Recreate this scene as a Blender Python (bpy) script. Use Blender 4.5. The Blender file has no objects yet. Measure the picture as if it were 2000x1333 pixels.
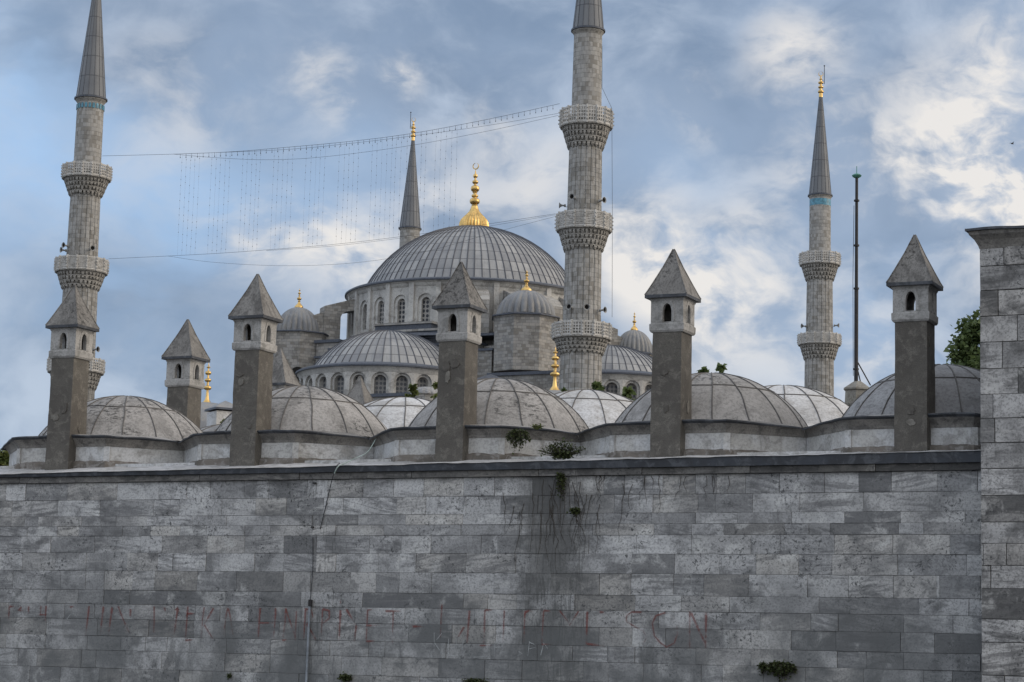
import bpy, bmesh, math, random
from math import sin, cos, pi, atan, sqrt, radians, tan, atan2, exp
from mathutils import Vector, Matrix, noise as mnoise

random.seed(11)
C = bpy.context.scene.collection
scene = bpy.context.scene

# ------------------------------------------------------------------ camera
F = 4321.0
PITCH = atan(644 / F)
ROLL = 0.0264
EYE = Vector((0, 0, 1.65))
CM = Matrix.Rotation(pi / 2 + PITCH, 3, 'X') @ Matrix.Rotation(ROLL, 3, 'Z')
cam = bpy.data.cameras.new('camera')
cam.lens = 36 * F / 2000
cam.sensor_width = 36
cam.clip_start = 0.1
cam.clip_end = 6000
cam_o = bpy.data.objects.new('camera', cam)
cam_o.matrix_world = Matrix.Translation(EYE) @ CM.to_4x4()
C.objects.link(cam_o)
scene.camera = cam_o

scene.view_settings.view_transform = 'Standard'
scene.view_settings.look = 'None'
scene.view_settings.exposure = 0.0
scene.view_settings.gamma = 1.0


def ray(px, py):
    return CM @ Vector(((px - 1000) / F, -(py - 666.5) / F, -1))


def at(px, py, Y):
    d = ray(px, py)
    return EYE + d * (Y / d.y)


def zfor(X, Y, py):
    """height above ground of the point over (X, Y) that is seen at image row py"""
    ry = -(py - 666.5) / F
    # c = CM^T (P - EYE); c.y / -c.z = ry  -> linear in z
    a = CM.transposed()
    P0 = a @ (Vector((X, Y, 0)) - EYE)
    dz = a @ Vector((0, 0, 1))
    return -(P0.y + ry * P0.z) / (dz.y + ry * dz.z)


# ------------------------------------------------------------------ light
SUN_AZ = radians(97)     # clockwise from +Y
SUN_EL = radians(24)
sd = Vector((sin(SUN_AZ) * cos(SUN_EL), cos(SUN_AZ) * cos(SUN_EL), sin(SUN_EL)))
sun = bpy.data.lights.new('sun', 'SUN')
sun.energy = 1.5
sun.angle = radians(35)
sun.color = (1.0, 0.87, 0.72)
sun_o = bpy.data.objects.new('sun', sun)
sun_o.rotation_euler = sd.to_track_quat('Z', 'Y').to_euler()
sun_o.location = (60, -10, 80)
C.objects.link(sun_o)

world = bpy.data.worlds.new('World')
scene.world = world
world.use_nodes = True


class NT:
    """small helper round a node tree"""

    def __init__(s, tree):
        s.t = tree
        s.n = tree.nodes
        s.l = tree.links

    def new(s, typ, **kw):
        n = s.n.new(typ)
        for k, v in kw.items():
            setattr(n, k, v)
        return n

    def put(s, sock, val):
        if val is None:
            return
        if hasattr(val, 'is_linked') or isinstance(val, bpy.types.NodeSocket):
            s.l.new(val, sock)
        else:
            if isinstance(val, (tuple, list)) and len(val) == 3 and sock.type == 'RGBA':
                val = (*val, 1)
            sock.default_value = val

    def math(s, op, a, b=None, c=None, clamp=False):
        n = s.new('ShaderNodeMath', operation=op, use_clamp=clamp)
        s.put(n.inputs[0], a)
        s.put(n.inputs[1], b)
        s.put(n.inputs[2], c)
        return n.outputs[0]

    def vmath(s, op, a, b=None, scale=None):
        n = s.new('ShaderNodeVectorMath', operation=op)
        s.put(n.inputs[0], a)
        s.put(n.inputs[1], b)
        if scale is not None:
            s.put(n.inputs['Scale'], scale)
        return n.outputs['Value'] if op in ('LENGTH', 'DISTANCE', 'DOT_PRODUCT') else n.outputs[0]

    def noise(s, vec, scale, detail=4.0, rough=0.5, dist=0.0, col=False):
        n = s.new('ShaderNodeTexNoise')
        s.put(n.inputs['Vector'], vec)
        n.inputs['Scale'].default_value = scale
        n.inputs['Detail'].default_value = detail
        n.inputs['Roughness'].default_value = rough
        n.inputs['Distortion'].default_value = dist
        return n.outputs['Color' if col else 'Fac']

    def mapr(s, v, a, b, c=0.0, d=1.0, smooth=True):
        n = s.new('ShaderNodeMapRange', interpolation_type='SMOOTHSTEP' if smooth else 'LINEAR')
        s.put(n.inputs[0], v)
        for i, x in zip((1, 2, 3, 4), (a, b, c, d)):
            s.put(n.inputs[i], x)
        return n.outputs[0]

    def mix(s, f, a, b, typ='MIX'):
        n = s.new('ShaderNodeMix', data_type='RGBA', blend_type=typ, clamp_factor=True)
        s.put(n.inputs[0], f)
        s.put(n.inputs[6], a)
        s.put(n.inputs[7], b)
        return n.outputs[2]

    def scalev(s, vec, sc):
        n = s.new('ShaderNodeMapping')
        s.put(n.inputs['Vector'], vec)
        n.inputs['Scale'].default_value = sc
        return n.outputs[0]

    def sep(s, vec):
        n = s.new('ShaderNodeSeparateXYZ')
        s.put(n.inputs[0], vec)
        return n.outputs


def build_world():
    w = NT(world.node_tree)
    w.n.clear()
    out = w.new('ShaderNodeOutputWorld')
    bg = w.new('ShaderNodeBackground')
    bg.inputs['Strength'].default_value = 0.1
    sky = w.new('ShaderNodeTexSky', sky_type='NISHITA', sun_disc=False)
    sky.sun_elevation = SUN_EL
    sky.sun_rotation = SUN_AZ
    tc = w.new('ShaderNodeTexCoord')
    d = tc.outputs['Generated']
    st = w.scalev(d, (1, 1, 1.7))
    wn = w.noise(st, 12, 4, 0.5, col=True)
    warp = w.vmath('ADD', d, w.vmath('SCALE', w.vmath('SUBTRACT', wn, (0.5, 0.5, 0.5)), scale=0.045))
    big = w.noise(st, 6.5, 6, 0.52, 0.3)
    fluff = w.noise(w.scalev(warp, (1, 1, 1.5)), 18, 8, 0.52, 0.0)
    fine = w.noise(w.scalev(warp, (1, 1, 1.6)), 46, 6, 0.58)

    def blobs(lst):
        acc = None
        for (px, py, r, amt) in lst:
            D = ray(px, py).normalized()
            dist = w.vmath('DISTANCE', warp, tuple(D))
            f = w.mapr(dist, r / F * 1.25, 0.0, 0.0, amt)
            acc = f if acc is None else w.math('ADD', acc, f)
        return acc

    bright = blobs([(1560, 105, 120, .8), (1890, 230, 190, 1.0), (1950, 380, 190, 1.0), (1780, 330, 120, .5),
                    (690, 520, 150, .95), (560, 480, 110, .5), (1260, 500, 160, 1.0), (1300, 590, 140, .6),
                    (1430, 620, 170, .8), (600, 150, 70, .6), (765, 155, 60, .8), (1360, 225, 70, .65),
                    (955, 245, 60, .6), (1050, 340, 130, .6), (870, 380, 130, .5), (1960, 80, 90, .6),
                    (1640, 290, 140, .5), (1680, 690, 190, .55), (330, 200, 160, .35), (470, 460, 110, .45),
                    (2150, 420, 300, 1.0), (650, 220, 80, .5), (1600, 400, 180, .35), (1480, 480, 120, .4)])
    clear = blobs([(40, 290, 230, .9), (40, 60, 150, .3), (280, 420, 200, .8), (480, 350, 220, .6),
                   (250, 560, 240, .6), (1330, 380, 160, .3), (1480, 420, 120, .25), (1240, 640, 120, .3),
                   (1700, 620, 200, .2), (700, 380, 160, .3), (-300, 300, 500, .9)])
    dark = blobs([(700, 20, 340, 1.0), (1000, 100, 260, .9), (1290, 60, 240, .9), (250, 60, 240, .5), (1480, 300, 170, .7), (1750, 90, 200, .9),
                  (120, 640, 240, .8), (360, 600, 240, .8), (1230, 420, 110, .9), (880, 200, 160, .5),
                  (500, 260, 140, .4), (1400, 150, 120, .6), (1750, 220, 120, .6), (1560, 560, 100, .5), (350, 100, 200, .5)])
    grey = (0.335, 0.432, 0.59)
    blue = (0.41, 0.61, 0.90)
    dk = (0.20, 0.283, 0.42)
    cream = (0.90, 0.865, 0.83)
    mist = (0.53, 0.62, 0.76)
    cl = w.math('MULTIPLY', clear, w.mapr(big, 0.25, 0.7, 0.5, 1.2))
    col = w.mix(cl, grey, blue)
    dm = w.math('MULTIPLY', dark, w.mapr(fluff, 0.3, 0.65, 0.35, 1.0), clamp=True)
    col = w.mix(dm, col, dk)
    under = w.noise(w.scalev(warp, (1, 1, 1.6)), 9.0, 6, 0.5)
    col = w.mix(w.mapr(under, 0.48, 0.64, 0.0, 0.62), col, dk)
    # soft pale wisps everywhere, and bright breaks where the cloud is thin
    wisp = w.math('MULTIPLY', w.mapr(w.math('ADD', w.math('MULTIPLY', fluff, 0.75), w.math('MULTIPLY', fine, 0.25)), 0.38, 0.68), w.mapr(big, 0.3, 0.62, 0.35, 0.9))
    col = w.mix(wisp, col, mist)
    bm = w.math('MULTIPLY', bright, w.mapr(w.math('ADD', w.math('MULTIPLY', fluff, 0.6), w.math('MULTIPLY', fine, 0.4)), 0.40, 0.60, 0.05, 1.2), clamp=True)
    col = w.mix(bm, col, cream)
    # upper hemisphere away from the view: plain bright overcast; lower hemisphere dim
    sx = w.sep(d)
    # the clouds overhead and behind the viewer are far brighter than the bank in view
    away = w.vmath('DOT_PRODUCT', d, tuple(Vector((0, cos(radians(9)), sin(radians(9))))))
    side_ = w.mapr(sx[0], -0.9, 0.9, 0.0, 1.0)
    over = w.mix(side_, (1.12, 1.26, 1.48), (1.42, 1.36, 1.29))
    col = w.mix(w.mapr(away, 0.90, 0.45), col, over)
    col10 = w.vmath('SCALE', col, scale=10.0)
    cov = w.mapr(sx[2], -0.05, 0.02, 0.0, 0.9)
    fin = w.mix(cov, sky.outputs[0], col10)
    w.put(bg.inputs['Color'], fin)
    w.l.new(bg.outputs[0], out.inputs[0])


build_world()

# ------------------------------------------------------------------ mesh helpers


class MB:
    def __init__(s):
        s.v = []
        s.f = []
        s.uv = []
        s.sm = []
        s.mi = []
        s.col = []
        s.cc = (0.5, 0.5, 0.5, 1)

    def vert(s, p):
        s.v.append(Vector(p))
        return len(s.v) - 1

    def face(s, idx, uv=None, smooth=False, mi=0):
        s.f.append(tuple(idx))
        s.uv.append(uv)
        s.sm.append(smooth)
        s.mi.append(mi)
        s.col.append(s.cc)

    def poly(s, pts, uv=None, smooth=False, mi=0):
        s.face([s.vert(p) for p in pts], uv, smooth, mi)

    def box(s, c, size, rz=0.0, mi=0, top=1.0):
        """box centred on c; top scales the upper face"""
        x, y, z = (k / 2 for k in size)
        R = Matrix.Rotation(rz, 3, 'Z')
        c = Vector(c)
        i = []
        for dz, k in ((-z, 1.0), (z, top)):
            for dx, dy in ((-x, -y), (x, -y), (x, y), (-x, y)):
                i.append(s.vert(c + R @ Vector((dx * k, dy * k, dz))))
        for q in ((3, 2, 1, 0), (4, 5, 6, 7), (0, 1, 5, 4), (1, 2, 6, 5), (2, 3, 7, 6), (3, 0, 4, 7)):
            s.face([i[k] for k in q], mi=mi)

    def lathe(s, prof, n, c=(0, 0, 0), uscale=None, smooth=True, rf=None, mi=0, a0=0.0, cap=True, v0=0.0):
        """revolve (r, z) points; u runs round in metres (or uscale turns), v along the profile"""
        c = Vector(c)
        rings = []
        vs = [v0]
        for k in range(1, len(prof)):
            vs.append(vs[-1] + sqrt((prof[k][0] - prof[k - 1][0]) ** 2 + (prof[k][1] - prof[k - 1][1]) ** 2))
        rm = max(p[0] for p in prof)
        us = uscale if uscale else 2 * pi * rm
        for (r, z) in prof:
            ring = []
            if r < 1e-4:
                ring = [s.vert(c + Vector((0, 0, z)))] * n
            else:
                for j in range(n):
                    a = a0 + 2 * pi * j / n
                    rr = r * (rf(a, z) if rf else 1.0)
                    ring.append(s.vert(c + Vector((rr * cos(a), rr * sin(a), z))))
            rings.append(ring)
        for k in range(len(prof) - 1):
            for j in range(n):
                a, b = rings[k][j], rings[k][(j + 1) % n]
                d, e = rings[k + 1][j], rings[k + 1][(j + 1) % n]
                u0, u1 = us * j / n, us * (j + 1) / n
                if a == b and d == e:
                    continue
                if a == b:
                    s.face((a, e, d), [(u0, vs[k]), (u1, vs[k + 1]), (u0, vs[k + 1])], smooth, mi)
                elif d == e:
                    s.face((a, b, d), [(u0, vs[k]), (u1, vs[k]), (u0, vs[k + 1])], smooth, mi)
                else:
                    s.face((a, b, e, d), [(u0, vs[k]), (u1, vs[k]), (u1, vs[k + 1]), (u0, vs[k + 1])], smooth, mi)
        if cap:
            if prof[0][0] > 1e-4:
                s.face(rings[0][::-1], mi=mi)
            if prof[-1][0] > 1e-4:
                s.face(rings[-1], mi=mi)

    def tube(s, pts, r, n=6, mi=0, r2=None):
        pts = [Vector(p) for p in pts]
        rings = []
        for k, p in enumerate(pts):
            a = pts[max(0, k - 1)]
            b = pts[min(len(pts) - 1, k + 1)]
            t = (b - a)
            if t.length < 1e-9:
                t = Vector((0, 0, 1))
            t.normalize()
            up = Vector((0, 0, 1)) if abs(t.z) < 0.9 else Vector((1, 0, 0))
            x = t.cross(up).normalized()
            y = x.cross(t)
            rr = r if r2 is None else r + (r2 - r) * k / max(1, len(pts) - 1)
            rings.append([s.vert(p + (x * cos(2 * pi * j / n) + y * sin(2 * pi * j / n)) * rr) for j in range(n)])
        for k in range(len(pts) - 1):
            for j in range(n):
                s.face((rings[k][j], rings[k][(j + 1) % n], rings[k + 1][(j + 1) % n], rings[k + 1][j]), smooth=True, mi=mi)
        s.face(rings[0], mi=mi)
        s.face(rings[-1][::-1], mi=mi)

    def extr(s, outline, z0, z1, mi=0, cap=True):
        """vertical prism over a plan outline"""
        n = len(outline)
        a = [s.vert((p[0], p[1], z0)) for p in outline]
        b = [s.vert((p[0], p[1], z1)) for p in outline]
        for j in range(n):
            k = (j + 1) % n
            s.face((a[j], a[k], b[k], b[j]), mi=mi)
        if cap:
            s.face(b, mi=mi)
            s.face(a[::-1], mi=mi)

    def profile_y(s, prof, y0, y1, frame, mi=0):
        """prism of an (x, z) polygon between y0 and y1, placed with a 4x4 frame"""
        a = [s.vert(frame @ Vector((p[0], y0, p[1]))) for p in prof]
        b = [s.vert(frame @ Vector((p[0], y1, p[1]))) for p in prof]
        n = len(prof)
        for j in range(n):
            k = (j + 1) % n
            s.face((a[j], a[k], b[k], b[j]), mi=mi)
        s.face(a[::-1], mi=mi)
        s.face(b, mi=mi)


def empty(name, loc, rz=0.0, parent=None):
    o = bpy.data.objects.new(name, None)
    o.empty_display_size = 0.3
    o.location = loc
    o.rotation_euler = (0, 0, rz)
    C.objects.link(o)
    if parent:
        o.parent = parent
    return o


def mk(name, mb, mats, parent=None, loc=(0, 0, 0), rz=0.0, sharp=35, recalc=False):
    me = bpy.data.meshes.new(name)
    me.from_pydata([tuple(v) for v in mb.v], [], mb.f)
    if not isinstance(mats, (list, tuple)):
        mats = [mats]
    for m in mats:
        me.materials.append(m)
    me.polygons.foreach_set('use_smooth', mb.sm)
    me.polygons.foreach_set('material_index', mb.mi)
    uvl = me.uv_layers.new(name='UVMap')
    for p, uv in zip(me.polygons, mb.uv):
        if uv is None:
            nx, ny, nz = p.normal
            h = sqrt(nx * nx + ny * ny)
            for li in p.loop_indices:
                co = me.vertices[me.loops[li].vertex_index].co
                if h < 0.3:
                    uvl.data[li].uv = (co.x, co.y)
                else:
                    uvl.data[li].uv = ((-ny * co.x + nx * co.y) / h, co.z / max(h, .3))
        else:
            for li, q in zip(p.loop_indices, uv):
                uvl.data[li].uv = q
    ca = me.color_attributes.new('blk', 'FLOAT_COLOR', 'CORNER')
    for p, c in zip(me.polygons, mb.col):
        for li in p.loop_indices:
            ca.data[li].color = c
    if any(mb.sm):
        bm = bmesh.new()
        bm.from_mesh(me)
        lim = radians(sharp)
        for e in bm.edges:
            if len(e.link_faces) == 2 and e.calc_face_angle(0) > lim:
                e.smooth = False
        bm.to_mesh(me)
        bm.free()
    me.update()
    o = bpy.data.objects.new(name, me)
    o.location = loc
    o.rotation_euler = (0, 0, rz)
    C.objects.link(o)
    if parent:
        o.parent = parent
    return o


def tag(o, label=None, cat=None, group=None, kind=None):
    if label:
        o['label'] = label
    if cat:
        o['category'] = cat
    if group:
        o['group'] = group
    if kind:
        o['kind'] = kind
    return o


# ------------------------------------------------------------------ materials
MATS = {}


def newmat(name, rough=0.85, metal=0.0, spec=0.3):
    m = bpy.data.materials.new(name)
    m.use_nodes = True
    t = NT(m.node_tree)
    b = t.n['Principled BSDF']
    b.inputs['Roughness'].default_value = rough
    b.inputs['Metallic'].default_value = metal
    b.inputs['Specular IOR Level'].default_value = spec
    MATS[name] = m
    return m, t, b


def bump(t, b, h, strength=0.4, dist=0.02):
    n = t.new('ShaderNodeBump')
    n.inputs['Strength'].default_value = strength
    n.inputs['Distance'].default_value = dist
    t.put(n.inputs['Height'], h)
    t.l.new(n.outputs[0], b.inputs['Normal'])


def m_ashlar(name, light, dark, warm, streaks=True, con=1.0):
    """weathered marble blocks; tone, seed and veining come with each block"""
    m, t, b = newmat(name, 0.8)
    tc = t.new('ShaderNodeTexCoord')
    obj = tc.outputs['Object']
    at_ = t.new('ShaderNodeAttribute', attribute_name='blk')
    ch = t.sep(at_.outputs['Color'])
    tone, seed, vein = ch[0], ch[1], ch[2]
    off = t.new('ShaderNodeCombineXYZ')
    t.put(off.inputs[0], t.math('MULTIPLY', seed, 53.0))
    t.put(off.inputs[1], t.math('MULTIPLY', seed, 91.0))
    t.put(off.inputs[2], t.math('MULTIPLY', seed, 37.0))
    pv = t.vmath('ADD', obj, off.outputs[0])
    rot = t.new('ShaderNodeVectorRotate', rotation_type='Y_AXIS')
    t.put(rot.inputs['Vector'], pv)
    t.put(rot.inputs['Angle'], t.math('MULTIPLY', t.math('SUBTRACT', seed, 0.5), 0.5))
    bandn = t.noise(t.scalev(rot.outputs[0], (1.0, 1.0, 11.0)), 1.3, 7, 0.62, 0.5)
    cloud = t.noise(pv, 1.7, 8, 0.62, 0.4)
    cloud2 = t.noise(obj, 0.55, 6, 0.6)
    gritty = t.noise(pv, 24, 6, 0.7)
    base = t.mix(tone, dark, light)
    base = t.mix(t.mapr(seed, 0.55, 1.0, 0.0, 0.55), base, warm)
    k = t.math('MULTIPLY', t.mapr(bandn, 0.44, 0.58, 0.0, 1.0), vein)
    base = t.mix(t.math('MULTIPLY', k, 0.62 * con), base, (dark[0] * .75, dark[1] * .75, dark[2] * .78))
    base = t.mix(t.mapr(cloud, 0.50, 0.66, 0.0, 0.72 * con), base, (dark[0] * .8, dark[1] * .8, dark[2] * .8))
    base = t.mix(t.mapr(cloud, 0.45, 0.34, 0.0, 0.5 * con), base, (light[0] * 1.2, light[1] * 1.2, light[2] * 1.17))
    base = t.mix(t.mapr(cloud2, 0.48, 0.64, 0.0, 0.5), base, dark)
    smear = t.noise(t.scalev(obj, (0.7, 0.7, 3.2)), 1.1, 8, 0.7, 0.8)
    base = t.mix(t.mapr(smear, 0.53, 0.63, 0.0, 0.55 * con), base, (dark[0] * .6, dark[1] * .6, dark[2] * .6))
    base = t.mix(t.mapr(smear, 0.44, 0.36, 0.0, 0.3 * con), base, (light[0] * 1.12, light[1] * 1.1, light[2] * 1.06))
    base = t.mix(t.mapr(gritty, 0.47, 0.62, 0.0, 0.5), base, (dark[0] * .6, dark[1] * .6, dark[2] * .6))
    # black lichen spots in patches
    sp = t.noise(obj, 13, 7, 0.72, 0.8)
    pat = t.noise(obj, 0.9, 5, 0.6)
    spots = t.math('MULTIPLY', t.mapr(sp, 0.545, 0.60), t.mapr(pat, 0.46, 0.58))
    base = t.mix(t.math('MULTIPLY', spots, 0.85), base, (0.03, 0.031, 0.032))
    if streaks:
        xs = t.sep(obj)
        # dead creeper and rain streaks under the hanging plant
        run = t.noise(t.scalev(obj, (5.0, 5.0, 0.75)), 2.2, 8, 0.68, 1.2)
        win = t.mapr(t.math('ABSOLUTE', t.math('SUBTRACT', xs[0], 1.05)), 1.25, 0.1)
        k1 = t.math('MULTIPLY', t.mapr(run, 0.5, 0.6), win)
        base = t.mix(t.math('MULTIPLY', k1, 0.72), base, (0.035, 0.034, 0.032))
        win2 = t.mapr(t.math('ABSOLUTE', t.math('ADD', xs[0], 4.3)), 0.8, 0.1)
        k2 = t.math('MULTIPLY', t.mapr(run, 0.55, 0.63), win2)
        base = t.mix(t.math('MULTIPLY', k2, 0.6), base, (0.04, 0.04, 0.038))
        # sooty stains, then grime that also paints shade towards the foot of the wall
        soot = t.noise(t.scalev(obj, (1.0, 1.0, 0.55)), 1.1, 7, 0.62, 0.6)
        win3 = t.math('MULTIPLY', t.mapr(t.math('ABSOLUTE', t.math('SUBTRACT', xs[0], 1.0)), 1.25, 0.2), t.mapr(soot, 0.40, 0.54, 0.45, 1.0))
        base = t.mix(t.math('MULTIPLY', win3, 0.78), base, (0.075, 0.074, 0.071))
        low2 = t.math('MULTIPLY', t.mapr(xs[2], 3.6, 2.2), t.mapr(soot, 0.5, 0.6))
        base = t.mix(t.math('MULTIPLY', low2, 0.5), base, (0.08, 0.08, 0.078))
        low = t.math('MULTIPLY', t.mapr(xs[2], 4.6, 1.4), t.mapr(cloud2, 0.38, 0.62, 0.3, 0.85))  # blotchy darkening that stands in for the shade lower down
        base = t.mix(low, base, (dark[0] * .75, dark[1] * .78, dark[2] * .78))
    t.put(b.inputs['Base Color'], base)
    bump(t, b, t.math('ADD', t.math('MULTIPLY', bandn, 0.5), gritty), 0.25, 0.012)
    return m


def m_blotch(name, c0, c1, c2, scale=1.0, grit=0.35, rough=0.85, sharp=1.0, stretch=(1, 1, 1), metal=0.0, bumpy=0.3, black=0.0):
    """plain weathered surface: two tones in clouds, a third in patches, fine grit, optional black lichen"""
    m, t, b = newmat(name, rough, metal)
    tc = t.new('ShaderNodeTexCoord')
    obj = t.scalev(tc.outputs['Object'], stretch)
    info = t.new('ShaderNodeObjectInfo')
    off = t.vmath('SCALE', (17.0, 29.0, 13.0), scale=info.outputs['Random'])
    obj = t.vmath('ADD', obj, off)
    a = t.noise(obj, 0.9 * scale, 8, 0.62, 0.5)
    c = t.noise(obj, 2.7 * scale, 8, 0.65, 0.6)
    g = t.noise(obj, 22 * scale, 6, 0.7)
    base = t.mix(t.mapr(a, 0.5 - .08 / sharp, 0.5 + .08 / sharp), c0, c1)
    base = t.mix(t.mapr(c, 0.5 - .01 / sharp, 0.5 + .12 / sharp, 0.0, 0.85), base, c2)
    base = t.mix(t.mapr(g, 0.45, 0.62, 0.0, grit), base, (c2[0] * .45, c2[1] * .45, c2[2] * .45))
    if black > 0:
        s1 = t.noise(t.scalev(obj, (1, 1, 2.6)), 8 * scale, 8, 0.75, 0.4)
        s2 = t.noise(obj, 0.8 * scale, 5, 0.55)
        k = t.math('MULTIPLY', t.mapr(s1, 0.51, 0.575), t.mapr(s2, 0.44, 0.57))
        base = t.mix(t.math('MULTIPLY', k, black), base, (0.022, 0.021, 0.02))
    t.put(b.inputs['Base Color'], base)
    bump(t, b, t.math('ADD', g, t.math('MULTIPLY', c, 0.8)), bumpy, 0.02)
    return m


def m_courses(name, light, dark, warm, bw=0.95, rh=0.46, mortar=(0.09, 0.088, 0.085), blot=0.45):
    """distant limestone laid in courses, through the UV map in metres"""
    m, t, b = newmat(name, 0.85)
    uv = t.new('ShaderNodeUVMap').outputs[0]
    tc = t.new('ShaderNodeTexCoord')
    obj = tc.outputs['Object']
    info = t.new('ShaderNodeObjectInfo')
    uvo = t.vmath('ADD', uv, t.vmath('SCALE', (7.3, 11.7, 0.0), scale=info.outputs['Random']))
    wob = t.vmath('SCALE', t.vmath('SUBTRACT', t.noise(uvo, 0.8, 2, 0.5, col=True), (0.5, 0.5, 0.5)), scale=0.16)
    uvw = t.vmath('ADD', uvo, wob)
    br = t.new('ShaderNodeTexBrick', offset=0.37, squash=0.7, squash_frequency=3)
    t.put(br.inputs['Vector'], uvw)
    br.inputs['Color1'].default_value = (0, 0, 0, 1)
    br.inputs['Color2'].default_value = (1, 1, 1, 1)
    br.inputs['Mortar'].default_value = (0.5, 0.5, 0.5, 1)
    br.inputs['Scale'].default_value = 1.0
    br.inputs['Mortar Size'].default_value = 0.022
    br.inputs['Mortar Smooth'].default_value = 0.3
    br.inputs['Bias'].default_value = 0.1
    br.inputs['Brick Width'].default_value = bw
    br.inputs['Row Height'].default_value = rh
    tone = t.sep(br.outputs['Color'])[0]
    base = t.mix(t.mapr(tone, 0.0, 1.0, 0.0, 1.0, False), dark, light)
    base = t.mix(t.mapr(tone, 0.5, 0.62, 0.0, 0.5), base, warm)
    base = t.mix(t.mapr(tone, 0.8, 0.95, 0.0, 0.85), base, (dark[0] * .8, dark[1] * .77, dark[2] * .72))
    cl = t.noise(uvo, 0.7, 8, 0.65, 0.6)
    base = t.mix(t.mapr(cl, 0.47, 0.64, 0.0, blot), base, (dark[0] * .7, dark[1] * .68, dark[2] * .65))
    rn = t.noise(t.scalev(uvo, (1.8, 0.35, 1.0)), 1.6, 6, 0.65)
    base = t.mix(t.mapr(rn, 0.55, 0.75, 0.0, 0.45), base, (dark[0] * .6, dark[1] * .6, dark[2] * .6))
    ch = t.noise(uvo, 5.0, 6, 0.7, 0.4)
    base = t.mix(t.mapr(ch, 0.56, 0.7, 0.0, 0.5), base, (dark[0] * .55, dark[1] * .53, dark[2] * .5))
    base = t.mix(t.math('MULTIPLY', br.outputs['Fac'], t.mapr(cl, 0.35, 0.65, 0.35, 0.95)), base, mortar)
    t.put(b.inputs['Base Color'], base)
    bump(t, b, t.math('SUBTRACT', ch, br.outputs['Fac']), 0.3, 0.05)
    return m


def m_leadpanel(name, c0, c1, c2, pw=1.0, ph=1.6, rough=0.62):
    """lead sheets: u counts ribs, v in metres"""
    m, t, b = newmat(name, rough, 0.0, 0.4)
    uv = t.new('ShaderNodeUVMap').outputs[0]
    br = t.new('ShaderNodeTexBrick', offset=0.0, squash=1.0)
    t.put(br.inputs['Vector'], uv)
    br.inputs['Color1'].default_value = (0, 0, 0, 1)
    br.inputs['Color2'].default_value = (1, 1, 1, 1)
    br.inputs['Mortar'].default_value = (0.5, 0.5, 0.5, 1)
    br.inputs['Scale'].default_value = 1.0
    br.inputs['Mortar Size'].default_value = 0.05
    br.inputs['Mortar Smooth'].default_value = 0.1
    br.inputs['Brick Width'].default_value = pw
    br.inputs['Row Height'].default_value = ph
    tone = t.sep(br.outputs['Color'])[0]
    base = t.mix(tone, c0, c1)
    base = t.mix(t.mapr(tone, 0.82, 0.95, 0.0, 0.6), base, c2)
    obj = t.new('ShaderNodeTexCoord').outputs['Object']
    n1 = t.noise(obj, 0.5, 6, 0.6)
    base = t.mix(t.mapr(n1, 0.45, 0.7, 0.0, 0.5), base, c2)
    n2 = t.noise(t.scalev(uv, (6.0, 0.5, 1.0)), 1.4, 6, 0.65)
    base = t.mix(t.mapr(n2, 0.52, 0.72, 0.0, 0.45), base, (c0[0] * .55, c0[1] * .55, c0[2] * .55))
    base = t.mix(t.math('MULTIPLY', br.outputs['Fac'], 0.75), base, (c2[0] * .4, c2[1] * .4, c2[2] * .42))
    t.put(b.inputs['Base Color'], base)
    return m


def m_plain(name, col, rough=0.6, metal=0.0, var=0.25, scale=6.0):
    m, t, b = newmat(name, rough, metal)
    obj = t.new('ShaderNodeTexCoord').outputs['Object']
    n = t.noise(obj, scale, 5, 0.6)
    t.put(b.inputs['Base Color'], t.mix(t.mapr(n, 0.3, 0.7), tuple(c * (1 - var) for c in col), tuple(min(1, c * (1 + var)) for c in col)))
    return m


def m_lattice(name, scale, bar, hole):
    """plaster window grille: round panes in a honeycomb over dark glass"""
    m, t, b = newmat(name, 0.6)
    uv = t.new('ShaderNodeUVMap').outputs[0]
    v = t.new('ShaderNodeTexVoronoi', feature='F1')
    t.put(v.inputs['Vector'], t.scalev(uv, (scale, scale * 0.9, 1)))
    v.inputs['Scale'].default_value = 1.0
    v.inputs['Randomness'].default_value = 0.12
    k = t.mapr(v.outputs['Distance'], 0.34, 0.42)
    t.put(b.inputs['Base Color'], t.mix(k, hole, bar))
    return m


def m_leaf(name, c0, c1):
    m, t, b = newmat(name, 0.6)
    at_ = t.new('ShaderNodeAttribute', attribute_name='blk')
    ch = t.sep(at_.outputs['Color'])
    t.put(b.inputs['Base Color'], t.mix(ch[0], c0, c1))
    tr = t.new('ShaderNodeBsdfTranslucent')
    t.put(tr.inputs[0], t.mix(ch[0], c0, c1))
    mx = t.new('ShaderNodeMixShader')
    mx.inputs[0].default_value = 0.3
    t.l.new(b.outputs[0], mx.inputs[1])
    t.l.new(tr.outputs[0], mx.inputs[2])
    t.l.new(mx.outputs[0], t.n['Material Output'].inputs[0])
    return m


def m_paint(name, col, cover):
    """worn paint: patches flaked away to bare stone"""
    m, t, b = newmat(name, 0.8)
    obj = t.new('ShaderNodeTexCoord').outputs['Object']
    n = t.noise(obj, 9, 8, 0.75, 0.4)
    n2 = t.noise(obj, 1.6, 3, 0.5)
    k = t.math('ADD', t.math('MULTIPLY', n, 0.65), t.math('MULTIPLY', n2, 0.35))
    at_ = t.new('ShaderNodeAttribute', attribute_name='blk')
    th = t.sep(at_.outputs['Color'])[0]
    alpha = t.mapr(t.math('ADD', k, t.math('SUBTRACT', th, 0.5)), 0.38, 0.62, 0.04, cover)
    t.put(b.inputs['Base Color'], t.mix(n2, col, tuple(c * .75 for c in col)))
    t.put(b.inputs['Alpha'], alpha)
    return m


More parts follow.
